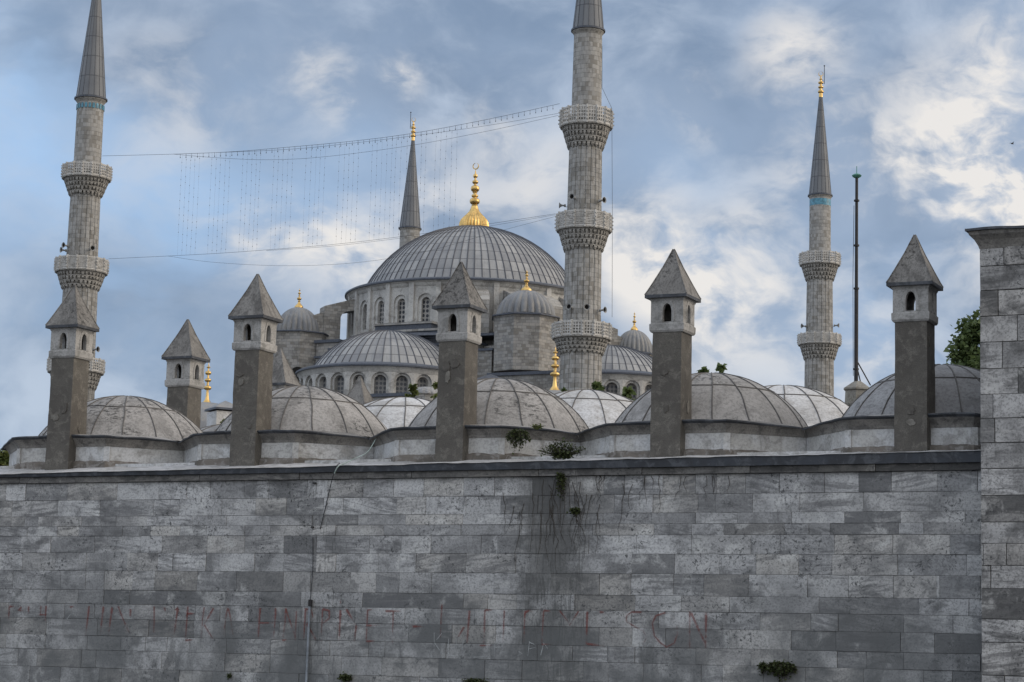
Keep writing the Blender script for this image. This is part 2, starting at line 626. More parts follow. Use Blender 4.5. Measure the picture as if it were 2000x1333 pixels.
wall_stone = m_ashlar('wall_stone', (0.49, 0.487, 0.482), (0.135, 0.135, 0.136), (0.42, 0.395, 0.355))
pier_stone = m_ashlar('pier_stone', (0.44, 0.43, 0.42), (0.09, 0.088, 0.086), (0.35, 0.33, 0.305), streaks=False, con=1.0)
joint_mat = m_plain('joint_mortar', (0.12, 0.117, 0.112), 0.95)
course_stone = m_ashlar('course_stone', (0.21, 0.2, 0.19), (0.065, 0.063, 0.06), (0.17, 0.158, 0.14), streaks=False, con=1.2)
plaster = m_blotch('drum_plaster', (0.50, 0.50, 0.50), (0.43, 0.42, 0.40), (0.29, 0.282, 0.268), 0.9, 0.35, black=0.2)
cove = m_blotch('cornice_stone', (0.24, 0.225, 0.205), (0.18, 0.17, 0.155), (0.1, 0.095, 0.09), 1.2, 0.4)
render_brown = m_blotch('chimney_render', (0.112, 0.103, 0.09), (0.086, 0.078, 0.069), (0.165, 0.152, 0.132), 1.7, 0.7, sharp=0.8, bumpy=0.8)
patch_light = m_blotch('patch_light', (0.18, 0.168, 0.148), (0.13, 0.12, 0.104), (0.24, 0.225, 0.2), 4.0, 0.5, sharp=.8)
patch_brown = m_blotch('patch_brown', (0.1, 0.091, 0.08), (0.078, 0.071, 0.062), (0.14, 0.128, 0.112), 4.0, 0.6, sharp=.8)
lantern_stone = m_blotch('lantern_plaster', (0.35, 0.34, 0.325), (0.28, 0.272, 0.26), (0.19, 0.185, 0.175), 1.1, 0.35, black=0.1)
cap_lead = m_blotch('cap_lead', (0.19, 0.182, 0.172), (0.145, 0.138, 0.13), (0.095, 0.09, 0.085), 1.3, 0.45, stretch=(1, 1, 0.5), black=0.75)
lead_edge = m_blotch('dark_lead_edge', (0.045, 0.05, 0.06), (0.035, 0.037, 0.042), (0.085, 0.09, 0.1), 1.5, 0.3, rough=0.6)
lead_roof = m_blotch('roof_lead', (0.43, 0.42, 0.42), (0.33, 0.325, 0.32), (0.24, 0.235, 0.23), 1.6, 0.3, rough=0.6)
old_lead = m_blotch('old_dome_lead', (0.305, 0.292, 0.28), (0.26, 0.249, 0.238), (0.2, 0.191, 0.182), 0.8, 0.45, rough=0.75, black=0.85, bumpy=0.6)
pale_lead = m_blotch('pale_dome_lead', (0.48, 0.48, 0.485), (0.40, 0.395, 0.39), (0.31, 0.298, 0.285), 0.8, 0.4, rough=0.7, black=0.2)
grey_lead = m_blotch('grey_dome_lead', (0.26, 0.26, 0.262), (0.21, 0.208, 0.21), (0.16, 0.157, 0.157), 0.8, 0.4, rough=0.7, black=0.3)
seam_lead = m_plain('seam_lead', (0.085, 0.08, 0.076), 0.7)  # dark tone paints the shade beside the seams, along with dirt
limestone = m_courses('mosque_limestone', (0.39, 0.382, 0.365), (0.23, 0.223, 0.212), (0.31, 0.293, 0.27))
rubble = m_courses('turret_limestone', (0.35, 0.342, 0.325), (0.19, 0.184, 0.175), (0.27, 0.25, 0.222), 0.62, 0.3, blot=0.6)
shaft_stone = m_courses('minaret_limestone', (0.37, 0.363, 0.348), (0.22, 0.214, 0.203), (0.30, 0.288, 0.268), 0.8, 0.42, blot=0.5)
carved = m_blotch('carved_stone', (0.34, 0.325, 0.3), (0.27, 0.257, 0.235), (0.14, 0.132, 0.12), 1.2, 0.45)
parapet_stone = m_blotch('parapet_marble', (0.50, 0.485, 0.46), (0.42, 0.405, 0.38), (0.28, 0.27, 0.25), 1.0, 0.3)
drum_stone = m_blotch('drum_render', (0.47, 0.46, 0.435), (0.38, 0.372, 0.355), (0.25, 0.242, 0.228), 0.35, 0.3)
mosque_lead = m_leadpanel('mosque_lead', (0.18, 0.184, 0.19), (0.30, 0.30, 0.298), (0.12, 0.125, 0.14), 1.0, 1.35)
mosque_rib = m_plain('mosque_lead_rib', (0.062, 0.066, 0.078), 0.6)  # ribs darkened to draw the shadow lines and dirt along them
flute_lead = m_blotch('turret_lead', (0.20, 0.205, 0.212), (0.15, 0.155, 0.165), (0.225, 0.215, 0.2), 0.9, 0.3, rough=0.6, stretch=(1, 1, .4))
spire_lead = m_leadpanel('spire_lead', (0.105, 0.112, 0.122), (0.15, 0.155, 0.163), (0.085, 0.092, 0.105), 1.0, 2.1, 0.55)
blue_lead = m_plain('blue_roof_lead', (0.062, 0.07, 0.088), 0.55)
gold = m_plain('gilded_copper', (0.55, 0.37, 0.14), 0.4, 1.0, 0.25, 2.5)
lattice = m_lattice('window_lattice', 2.4, (0.27, 0.26, 0.245), (0.035, 0.038, 0.045))
lattice_soft = m_lattice('window_lattice_worn', 2.6, (0.2, 0.195, 0.188), (0.075, 0.078, 0.085))
void = m_plain('dark_inside', (0.012, 0.011, 0.01), 0.95)
tile = m_plain('turquoise_tile', (0.07, 0.20, 0.27), 0.35, 0, 0.35, 3.0)
iron = m_plain('dark_iron', (0.022, 0.02, 0.02), 0.5, 0.3)
speaker_grey = m_plain('speaker_grey', (0.22, 0.22, 0.215), 0.5)
wire_mat = m_plain('wire_black', (0.03, 0.03, 0.033), 0.6)
string_mat = m_plain('string_grey', (0.11, 0.115, 0.125), 0.6)
pipe_mat = m_plain('galvanised_pipe', (0.2, 0.22, 0.245), 0.5, 0.2)
hose_mat = m_plain('pale_green_cable', (0.30, 0.36, 0.33), 0.6)
copper_green = m_plain('verdigris', (0.07, 0.20, 0.16), 0.6)
concrete = m_blotch('old_concrete', (0.25, 0.24, 0.21), (0.19, 0.18, 0.16), (0.12, 0.11, 0.09), 2.0, 0.4)
rooftile = m_blotch('mossy_roof_tile', (0.20, 0.14, 0.09), (0.15, 0.13, 0.075), (0.09, 0.09, 0.05), 2.0, 0.4)
leaf_green = m_leaf('leaf_green', (0.045, 0.072, 0.025), (0.145, 0.185, 0.065))
leaf_olive = m_leaf('leaf_olive', (0.06, 0.08, 0.025), (0.19, 0.21, 0.07))
weed_green = m_leaf('weed_green', (0.022, 0.034, 0.013), (0.085, 0.10, 0.035))
bark = m_blotch('bark', (0.09, 0.075, 0.06), (0.06, 0.05, 0.04), (0.13, 0.115, 0.095), 4.0, 0.4)
twig_mat = m_plain('dry_twig', (0.05, 0.042, 0.035), 0.9)
red_paint = m_paint('faded_red_paint', (0.23, 0.055, 0.043), 0.52)
white_paint = m_paint('chalk_white', (0.55, 0.57, 0.57), 0.5)
dirt_mortar = m_blotch('dirty_mortar', (0.16, 0.14, 0.12), (0.1, 0.088, 0.075), (0.25, 0.235, 0.22), 2.2, 0.5)
soil = m_blotch('ground_asphalt', (0.055, 0.054, 0.052), (0.045, 0.045, 0.044), (0.07, 0.068, 0.064), 0.6, 0.3)

# ------------------------------------------------------------------ ground
g = MB()
N = 24
for i in range(N):
    for j in range(N):
        x0, x1 = -2500 + 5000 * i / N, -2500 + 5000 * (i + 1) / N
        y0, y1 = -2500 + 5000 * j / N, -2500 + 5000 * (j + 1) / N
        g.poly([(x0, y0, 0), (x1, y0, 0), (x1, y1, 0), (x0, y1, 0)])
tag(mk('ground', g, soil), kind='structure')

# ------------------------------------------------------------------ madrasa: local frame (s along the wall, t into it, z)
A = atan(0.468)
DV = Vector((cos(A), -sin(A), 0))
NB = Vector((sin(A), cos(A), 0))
W0 = Vector((0, 45.5, 0))


def onw(px, py, t=0.0):
    """pixel -> (s, z) on the vertical plane t metres behind the wall face"""
    d = ray(px, py)
    k = (NB.dot(W0 + NB * t) - NB.dot(EYE)) / NB.dot(d)
    P = EYE + d * k
    return DV.dot(P - W0), P.z


mad = empty('madrasa', W0, -A)
tag(mad, 'long low madrasa of marble block wall with grey lead domes and tall brown chimneys', 'madrasa')


def n1(x, y=0.0, z=0.0):
    return mnoise.noise(Vector((x, y, z)))


def block_wall(rows, s0, s1, forced, tface, gap=0.0032, wmin=0.55, wmax=1.35, tone_mid=0.68, edge_cols=None):
    """ashlar: one bevelled block after the other, course by course; returns an MB"""
    mb = MB()
    for ri in range(len(rows) - 1):
        za, zb = rows[ri], rows[ri + 1]
        if za > zb:
            za, zb = zb, za
        fl = sorted([f for f in forced if f[2] == ri], key=lambda f: f[0])
        cuts = []
        x = s0 - random.uniform(0, 0.6)
        segs = []
        for f in fl + [(s1, s1, ri, None, None)]:
            while f[0] - x > wmax * 0.95:
                w = random.uniform(wmin, wmax)
                if random.random() < 0.18:
                    w *= 0.6
                if f[0] - x - w < wmin * 0.6:
                    w = (f[0] - x) / 2
                segs.append((x, x + w, None, None))
                x += w
            if f[0] - x > 0.02:
                segs.append((x, f[0], None, None))
            if f[3] is not None:
                segs.append((f[0], f[1], f[3], f[4]))
            x = f[1]
        for (a, b, tone, vein) in segs:
            a = max(a, s0)
            b = min(b, s1)
            if b - a < 0.03:
                continue
            if tone is None:
                r = random.random()
                tone = min(1, max(0, random.gauss(tone_mid, 0.17)))
                if r < 0.085:
                    tone = random.uniform(-0.1, 0.2)
                elif r > 0.9:
                    tone = random.uniform(0.88, 1.0)
            v = vein if vein is not None else random.choice([0.05, 0.1, 0.3, 0.3, 0.55, 0.95])
            mb.cc = (tone, random.random(), v, 1)
            ga = gap * random.uniform(0.35, 1.0)
            d = tface + random.uniform(-0.007, 0.007)
            be = 0.005
            o = [(a + ga, za + ga), (b - ga, za + ga), (b - ga, zb - ga), (a + ga, zb - ga)]
            # slightly chipped corners
            o = [(p[0] + random.uniform(-.003, .003), p[1] + random.uniform(-.003, .003)) for p in o]
            i_ = [(a + ga + be, za + ga + be), (b - ga - be, za + ga + be), (b - ga - be, zb - ga - be), (a + ga + be, zb - ga - be)]
            vf = [mb.vert((p[0], d, p[1])) for p in i_]
            ve = [mb.vert((p[0], d + be, p[1])) for p in o]
            vb = [mb.vert((p[0], tface + 0.06, p[1])) for p in o]
            mb.face(vf)
            for k in range(4):
                q = (k + 1) % 4
                mb.face((ve[k], ve[q], vf[q], vf[k]))
                mb.face((vb[k], vb[q], ve[q], ve[k]))
    return mb


WL, WR = -26.0, 10.6
row_px = [937, 969, 1004, 1025, 1046, 1082, 1120, 1161, 1191, 1223, 1259, 1290, 1328]
rows = [onw(1001, y)[1] for y in row_px]
rows[0] = 5.60
z = rows[-1]
while z > 0.2:
    z -= random.uniform(0.36, 0.42)
    rows.append(max(z, -0.05))


def fb(x0, x1, y, tone, vein=0.5):
    """a block that stands out in the photograph: its ends and its course"""
    s0, zc = onw(x0, y)
    s1, _ = onw(x1, y)
    for ri in range(len(rows) - 1):
        if rows[ri] >= zc >= rows[ri + 1]:
            return (s0, s1, ri, tone, vein)


forced = [f for f in [
    fb(302, 385, 1138, 0.06, 0.3), (fb(462, 553, 1138, 0.05, 0.3)), fb(253, 440, 1170, 0.08, 0.9),
    fb(708, 905, 1172, 0.05, 0.9), fb(1825, 1918, 1255, 0.0, 0.2), fb(1020, 1170, 1242, 0.08, 0.4),
    fb(50, 132, 965, 0.28, 0.5), fb(524, 600, 958, 0.4, 0.8), fb(600, 640, 958, 0.95, 0.05), fb(966, 1040, 952, 1.0, 0.3),
    fb(195, 300, 990, 0.4, 0.7), fb(1397, 1470, 985, 0.35, 0.1), fb(1470, 1562, 982, 0.8, 0.2), fb(1200, 1275, 985, 0.8, 0.1),
    fb(1560, 1625, 1100, 0.5, 1.0), fb(1555, 1795, 1182, 0.3, 0.9), fb(1637, 1765, 1216, 0.25, 0.9), fb(190, 290, 1230, 0.2, 1.0),
    fb(843, 965, 1140, 0.85, 0.15), fb(88, 170, 1258, 0.75, 0.1), fb(0, 90, 1225, 0.3, 0.6), fb(1020, 1140, 1205, 0.62, 0.2),
    fb(1745, 1828, 1145, 0.85, 0.1), fb(972, 1150, 1062, 0.3, 0.4), fb(750, 900, 1035, 0.45, 0.2), fb(1425, 1600, 1172, 0.72, 0.1),
    fb(1835, 1915, 1145, 0.35, 0.1), fb(57, 117, 1325, 0.15, 0.4), fb(237, 350, 1320, 0.2, 0.7), fb(1860, 1915, 1320, 0.1, 0.3),
    fb(485, 590, 1200, 0.15, 0.7), fb(440, 545, 1232, 0.25, 1.0), fb(1300, 1425, 1242, 0.3, 0.3), fb(1765, 1915, 1275, 0.4, 0.3),
] if f]
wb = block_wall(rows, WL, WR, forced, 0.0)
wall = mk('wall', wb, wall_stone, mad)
jb = MB()
jb.box(((WL + WR) / 2, 0.42, 2.8), (WR - WL, 0.8, 5.58))
mk('wall_core', jb, joint_mat, wall)

# weathered stone course, lead fascia and lead strip along the top of the wall
cb = MB()
x = WL
while x < WR:
    w = random.uniform(0.7, 1.9)
    b_ = min(x + w, WR)
    xm = (x + b_) / 2
    dark = max(0.0, min(1.0, 0.6 - 0.085 * max(0, xm - 1.5) + random.uniform(-.18, .18)))
    cb.cc = (dark, random.random(), random.choice([.1, .5, .9]), 1)
    j = random.uniform(-.012, .012)
    cb.box(((x + b_) / 2, 0.10 + j, 5.671), (b_ - x - 0.008, 0.34, 0.135))
    x = b_
mk('stone_course', cb, course_stone, mad)


def edge_z(s):
    return 5.885 + 0.006 * (s + 2) + 0.018 * n1(s * 0.9, 3.1) + 0.012 * n1(s * 3.1, 8.0)


fbm = MB()
st = [WL + (WR - WL) * k / 260 for k in range(261)]
for k in range(260):
    a, b_ = st[k], st[k + 1]
    for (y0, z0, y1, z1) in ((-0.13, lambda q: 5.742 + .004 * n1(q * 2), -0.15, lambda q: edge_z(q) - 0.012),):
        fbm.poly([(a, y0, z0(a)), (b_, y0, z0(b_)), (b_, y1 + .012 * n1(b_ * 2.2), z1(b_)), (a, y1 + .012 * n1(a * 2.2), z1(a))], smooth=True)
    fbm.poly([(a, 0.1, 5.742), (b_, 0.1, 5.742), (b_, -0.13, 5.742 + .004 * n1(b_ * 2)), (a, -0.13, 5.742 + .004 * n1(a * 2))])
mk('lead_fascia', fbm, lead_edge, mad)

rb = MB()
T = [-0.175, -0.10, 0.25, 0.62, 0.9, 1.6, 2.6]


def strip_z(s, t):
    if t <= -0.1:
        return edge_z(s) - (0.006 if t < -0.15 else -0.012)
    base = edge_z(s) + 0.012
    f = min(1, (t + 0.1) / 1.0)
    return base + (6.045 - base) * f + 0.022 * n1(s * 1.7, t * 3) + 0.012 * n1(s * 5, t * 5) + (0.02 if int((s + 50) / 1.25) % 2 else 0.0)


for k in range(260):
    a, b_ = st[k], st[k + 1]
    for q in range(len(T) - 1):
        t0, t1 = T[q], T[q + 1]
        wob = lambda s_, t_: t_ + (0.02 * n1(s_ * 2.3, 5) if t_ < 0 else 0)
        rb.poly([(a, wob(a, t0), strip_z(a, t0)), (b_, wob(b_, t0), strip_z(b_, t0)), (b_, wob(b_, t1), strip_z(b_, t1)), (a, wob(a, t1), strip_z(a, t1))], smooth=True)
mk('lead_strip', rb, lead_roof, mad)

# -------- the drums, their wavy lead eaves and the domes
CENT = [-11.75, -6.75, -1.75, 3.25, 8.25]
TC = 3.17
DHW = 1.22      # half the front face


def drum_outline(off, left_end=False, right_end=False, back=2.6):
    """plan of a drum (about its centre), pushed outwards by off"""
    f = -2.47 - off
    # 45-degree faces pass through (DHW, -2.47) and (2.49, -2.47 + 2.49 - DHW)
    k = off * sqrt(2)
    # line: y = x - DHW - 2.47 - k
    xr = f + DHW + 2.47 + k
    xe = 2.495
    ye = xe - DHW - 2.47 - k
    pr = [(xr, f), (xe, ye)]
    if right_end:
        xe2 = 2.49 + off
        pr = [(xr, f), (xe2, xe2 - DHW - 2.47 - k)]
    pl = [(-xr, f), (-xe, ye)]
    if left_end:
        xe2 = 2.49 + off
        pl = [(-xr, f), (-xe2, xe2 - DHW - 2.47 - k)]
    return [pl[1], pl[0], pr[0], pr[1], (pr[1][0], back), (pl[1][0], back)]


def dense(outline, closed=True, step=0.12):
    out = []
    n = len(outline)
    for i in range(n if closed else n - 1):
        a = Vector((*outline[i], 0))
        b = Vector((*outline[(i + 1) % n], 0))
        m = max(1, int((b - a).length / step))
        for k in range(m):
            p = a.lerp(b, k / m)
            out.append((p.x, p.y))
    return out


def dome_cap(mb, c, r, zb, za, nrib, seams, rib=0.028, nseg=72, lump=0.02, a_off=0.0):
    """spherical cap with standing seams (material 1) over a smooth shell (material 0)"""
    rise = za - zb
    R = (r * r + rise * rise) / (2 * rise)
    zc = za - R
    th0 = math.asin(min(1, r / R))
    prof = []
    K = 16
    for k in range(K + 1):
        th = th0 * (1 - k / K)
        prof.append((R * sin(th), zc + R * cos(th)))
    sd_ = c[0] * 3.7 + c[1]

    def rf(a, z_):
        return 1 + lump * n1(cos(a) * 1.3 + sd_, sin(a) * 1.3, z_ * 1.5) * 0.6
    mb.lathe(prof, nseg, c, smooth=True, rf=rf, cap=False)

    def pt(a, th, h):
        rr = (R + h) * sin(th)
        z_ = zc + (R + h) * cos(th)
        rr *= rf(a, zc + R * cos(th))
        return Vector((c[0] + rr * cos(a), c[1] + rr * sin(a), c[2] + z_))
    for i in range(nrib):
        a = a_off + 2 * pi * i / nrib + random.uniform(-.02, .02)
        prev = None
        for k in range(13):
            th = th0 * (1.0 - 0.985 * k / 12)
            aa = a + 0.012 * n1(k * 0.6, i * 2.1 + sd_)
            wv = rib / max(R * sin(th), 0.05)
            wv = min(wv, 0.25)
            ring = [mb.vert(pt(aa - wv, th, -0.004)), mb.vert(pt(aa - wv * .55, th, rib * 1.25)), mb.vert(pt(aa + wv * .55, th, rib * 1.25)), mb.vert(pt(aa + wv, th, -0.004))]
            if prev:
                for j in range(3):
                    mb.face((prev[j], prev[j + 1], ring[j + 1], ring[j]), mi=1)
            prev = ring
    for f in seams:
        th = th0 * f
        for i in range(nrib):
            a0_ = a_off + 2 * pi * i / nrib
            jit = random.uniform(-.012, .012)
            for q in range(6):
                a1 = a0_ + 2 * pi / nrib * q / 6
                a2 = a0_ + 2 * pi / nrib * (q + 1) / 6
                w = 0.02
                mb.poly([pt(a1, th + jit + w / R, -0.002), pt(a2, th + jit + w / R, -0.002), pt(a2, th + jit, 0.02), pt(a1, th + jit, 0.02)], mi=1)
                mb.poly([pt(a1, th + jit, 0.02), pt(a2, th + jit, 0.02), pt(a2, th + jit - w / R, -0.002), pt(a1, th + jit - w / R, -0.002)], mi=2)


for ci, cx in enumerate(CENT):
    le, re_ = ci == 0, False
    seed = cx * 1.9
    # plastered octagonal drum
    db = MB()
    db.extr(drum_outline(0.0, le, re_), 6.0, 6.66)
    # shallow pilaster at the front corner and a kerb at the foot
    o = drum_outline(0.0, le, re_)
    for p in (o[1], o[2]):
        db.box((p[0], p[1] + 0.055, 6.275), (0.14, 0.14, 0.44), radians(22 if p[0] > 0 else -22))
    drum = mk('drum', db, plaster, mad, (cx, TC, 0))
    kb = MB()
    oo, oi = drum_outline(0.075, le, re_), drum_outline(0.0, le, re_)
    for j in range(3):
        m = 34
        L_ = [Vector((*oo[j], 0)).lerp(Vector((*oo[j + 1], 0)), k / m) for k in range(m + 1)]
        I_ = [Vector((*oi[j], 0)).lerp(Vector((*oi[j + 1], 0)), k / m) for k in range(m + 1)]
        for k in range(m):
            ha, hb_ = [6.125 + 0.03 * n1((L_[q].x + cx) * 1.9, L_[q].y) + 0.018 * n1((L_[q].x + cx) * 6, 3) for q in (k, k + 1)]
            A_, B_ = L_[k], L_[k + 1]
            kb.poly([(A_.x, A_.y, 5.95), (B_.x, B_.y, 5.95), (B_.x, B_.y, hb_), (A_.x, A_.y, ha)])
            kb.poly([(A_.x, A_.y, ha), (B_.x, B_.y, hb_), (I_[k + 1].x, I_[k + 1].y, hb_ + 0.045), (I_[k].x, I_[k].y, ha + 0.045)])
    mk('plinth', kb, dirt_mortar, drum)
    # cove moulding under the eaves
    vb = MB()
    for k, (o0, z0, o1, z1) in enumerate(((0.012, 6.50, 0.03, 6.555), (0.03, 6.555, 0.075, 6.615), (0.075, 6.615, 0.15, 6.69))):
        pa, pb = drum_outline(o0, le, re_), drum_outline(o1, le, re_)
        for j in range(3):
            vb.poly([(*pa[j], z0), (*pa[j + 1], z0), (*pb[j + 1], z1), (*pb[j], z1)])
        if le:
            vb.poly([(*pa[5], z0), (*pa[0], z0), (*pb[0], z1), (*pb[5], z1)])
    pa, pb = drum_outline(0.0, le, re_), drum_outline(0.012, le, re_)
    for j in range(3):
        vb.poly([(*pa[j], 6.50), (*pa[j + 1], 6.50), (*pb[j + 1], 6.50), (*pb[j], 6.50)])
    mk('cove_moulding', vb, cove, drum)
    # lead eave: wavy drip edge, then the sheet that rises to the foot of the dome
    eb = MB()
    zc0 = 6.755

    def ez(x, y):
        return zc0 + 0.035 * n1((x + cx) * 0.75, y * 0.8, 2.2) + 0.018 * n1((x + cx) * 2.6, y * 2.4, 7.0) - 0.075 * (abs(x) / 2.5) ** 3 - 0.03 * max(0, -x / 2.5)
    o1 = drum_outline(0.21, le, re_)
    o0 = drum_outline(0.13, le, re_)
    path1 = dense(o1[:4], False, 0.07) + [o1[3], o1[4], o1[5]]
    path0 = dense(o0[:4], False, 0.07) + [o0[3], o0[4], o0[5]]
    n = min(len(path1), len(path0))
    # same count on both rims: resample the inner by parameter
    def resample(path, m):
        L = [0]
        for i in range(1, len(path)):
            L.append(L[-1] + sqrt((path[i][0] - path[i - 1][0]) ** 2 + (path[i][1] - path[i - 1][1]) ** 2))
        out = []
        j = 0
        for k in range(m):
            d = L[-1] * k / (m - 1)
            while j < len(L) - 2 and L[j + 1] < d:
                j += 1
            f = (d - L[j]) / max(1e-6, L[j + 1] - L[j])
            out.append((path[j][0] + (path[j + 1][0] - path[j][0]) * f, path[j][1] + (path[j + 1][1] - path[j][1]) * f))
        return out
    front1 = []
    front0 = []
    for j in range(3):
        m = [22, 40, 22][j]
        front1 += [(o1[j][0] + (o1[j + 1][0] - o1[j][0]) * k / m, o1[j][1] + (o1[j + 1][1] - o1[j][1]) * k / m) for k in range(m)]
        front0 += [(o0[j][0] + (o0[j + 1][0] - o0[j][0]) * k / m, o0[j][1] + (o0[j + 1][1] - o0[j][1]) * k / m) for k in range(m)]
    front1.append(o1[3])
    front0.append(o0[3])
    if le:
        front1 = [(o1[5][0], o1[5][1] - 0.2 * k) for k in range(0, 1)] + front1
        front0 = [o0[5]] + front0
    for k in range(len(front1) - 1):
        a1, b1, a0_, b0_ = front1[k], front1[k + 1], front0[k], front0[k + 1]
        eb.poly([(*a0_, 6.675), (*b0_, 6.675), (*b1, ez(*b1) - 0.028), (*a1, ez(*a1) - 0.028)], mi=1)
        eb.poly([(*a1, ez(*a1) - 0.028), (*b1, ez(*b1) - 0.028), (*b1, ez(*b1)), (*a1, ez(*a1))], mi=1)
    # sheet from rim to the dome foot
    rim = front1 + [o1[4], o1[5]] if not le else front1 + [o1[4]]
    m = len(rim)
    inner = []
    rD = 2.1
    for p in rim:
        a = atan2(p[1], p[0])
        inner.append((rD * cos(a), rD * sin(a)))
    for k in range(m):
        q = (k + 1) % m
        a1, b1, ai, bi = rim[k], rim[q], inner[k], inner[q]
        eb.poly([(*a1, ez(*a1)), (*b1, ez(*b1)), (bi[0], bi[1], 6.84), (ai[0], ai[1], 6.84)], smooth=True)
    mk('lead_eave', eb, [cap_lead if ci in (1, 3) else old_lead, lead_edge], drum)
    # the dome
    dm = MB()
    apex = [7.98, 8.07, 8.09, 8.05, 8.06][ci]
    dome_cap(dm, (0, 0, 0), 2.13, 6.80, apex, 17, (0.56,), 0.016, a_off=0.12 + ci * 0.05)
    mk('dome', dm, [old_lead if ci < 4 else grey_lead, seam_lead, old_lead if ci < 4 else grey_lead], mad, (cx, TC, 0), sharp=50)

# second row, over the portico behind, and two on the left wing
for k, (sx, tx, apex, mt) in enumerate([(-6.75, 8.15, 8.42, pale_lead), (-1.75, 8.15, 8.46, pale_lead), (3.25, 8.15, 8.42, pale_lead), (8.25, 8.15, 8.4, pale_lead),
                                        (-11.75, 8.15, 7.86, grey_lead), (-11.75, 13.15, 7.7, grey_lead)]):
    dm = MB()
    dome_cap(dm, (0, 0, 0), 2.2, apex - 1.12, apex, 16, (0.55,), 0.015, a_off=0.1 + k * 0.11)
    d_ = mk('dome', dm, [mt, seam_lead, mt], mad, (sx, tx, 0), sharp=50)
    db = MB()
    db.lathe([(2.42, 6.0), (2.42, apex - 1.3), (2.5, apex - 1.22), (2.18, apex - 1.1)], 16, smooth=False, a0=pi / 16)
    mk('drum', db, plaster, mad, (sx, tx, 0))

# body of the building behind the wall
bb = MB()
bb.box((-1.85, 5.6, 3.05), (24.7, 9.6, 6.1))
bb.box((-11.75, 14.5, 3.03), (5.1, 17.0, 6.06))
mk('rear_body', bb, plaster, mad)

# -------- chimneys


def arch_pts(w, h_spring, h_top, n=8):
    """pointed arch from the left springing to the right one (x, z)"""
    out = []
    hw = w / 2
    for k in range(n + 1):
        f = k / n
        x = -hw + hw * f
        z_ = h_spring + (h_top - h_spring) * (1 - (1 - f) ** 2.0) ** 0.62 if f > 0 else h_spring
        out.append((x, z_))
    return out + [(-p[0], p[1]) for p in out[-2::-1]]


def round_arch(w, h_spring, n=8):
    hw = w / 2
    return [(-hw * cos(pi * k / (2 * n)), h_spring + hw * sin(pi * k / (2 * n))) for k in range(2 * n + 1)]


def arch_panel(mb, frame, w, z0, z1, sill, arch, depth, mi=0, frame_w=0.0, frame_d=0.0):
    """wall panel (x across, y into the wall, z up) with an arched opening and its reveal"""
    P = lambda x, y, z_: frame @ Vector((x, y, z_))
    ax0, ax1 = arch[0][0], arch[-1][0]
    hw = w / 2
    mb.poly([P(-hw, 0, z0), P(ax0, 0, z0), P(ax0, 0, z1), P(-hw, 0, z1)], mi=mi)
    mb.poly([P(ax1, 0, z0), P(hw, 0, z0), P(hw, 0, z1), P(ax1, 0, z1)], mi=mi)
    if sill > z0 + 1e-4:
        mb.poly([P(ax0, 0, z0), P(ax1, 0, z0), P(ax1, 0, sill), P(ax0, 0, sill)], mi=mi)
    for k in range(len(arch) - 1):
        a, b = arch[k], arch[k + 1]
        mb.poly([P(a[0], 0, a[1]), P(b[0], 0, b[1]), P(b[0], 0, z1), P(a[0], 0, z1)], mi=mi)
    loop = [(ax0, sill)] + list(arch) + [(ax1, sill)]
    n = len(loop)
    for k in range(n):
        a, b = loop[k], loop[(k + 1) % n]
        mb.poly([P(a[0], 0, a[1]), P(a[0], depth, a[1]), P(b[0], depth, b[1]), P(b[0], 0, b[1])], mi=mi)
    if frame_w > 0:
        cx_ = 0.0
        cz = (sill + arch[len(arch) // 2][1]) / 2
        prev = None
        for (x, z_) in loop:
            sx = frame_w if x > 1e-3 else (-frame_w if x < -1e-3 else 0)
            sz = 0.0
            kk = (z_ - arch[0][1]) / max(1e-6, arch[len(arch) // 2][1] - arch[0][1])
            if kk > 0:
                sz = frame_w * kk * 1.3
                sx *= max(0.0, 1 - 0.35 * kk)
            cur = [P(x, -0.001, z_), P(x + sx * .5, -frame_d, z_ + sz * .5), P(x + sx, -frame_d, z_ + sz), P(x + sx * 1.05, 0.0, z_ + sz * 1.05)]
            if prev:
                for j in range(3):
                    mb.poly([prev[j], cur[j], cur[j + 1], prev[j + 1]], mi=mi)
            prev = cur
    return [P(a[0], depth, a[1]) for a in loop]


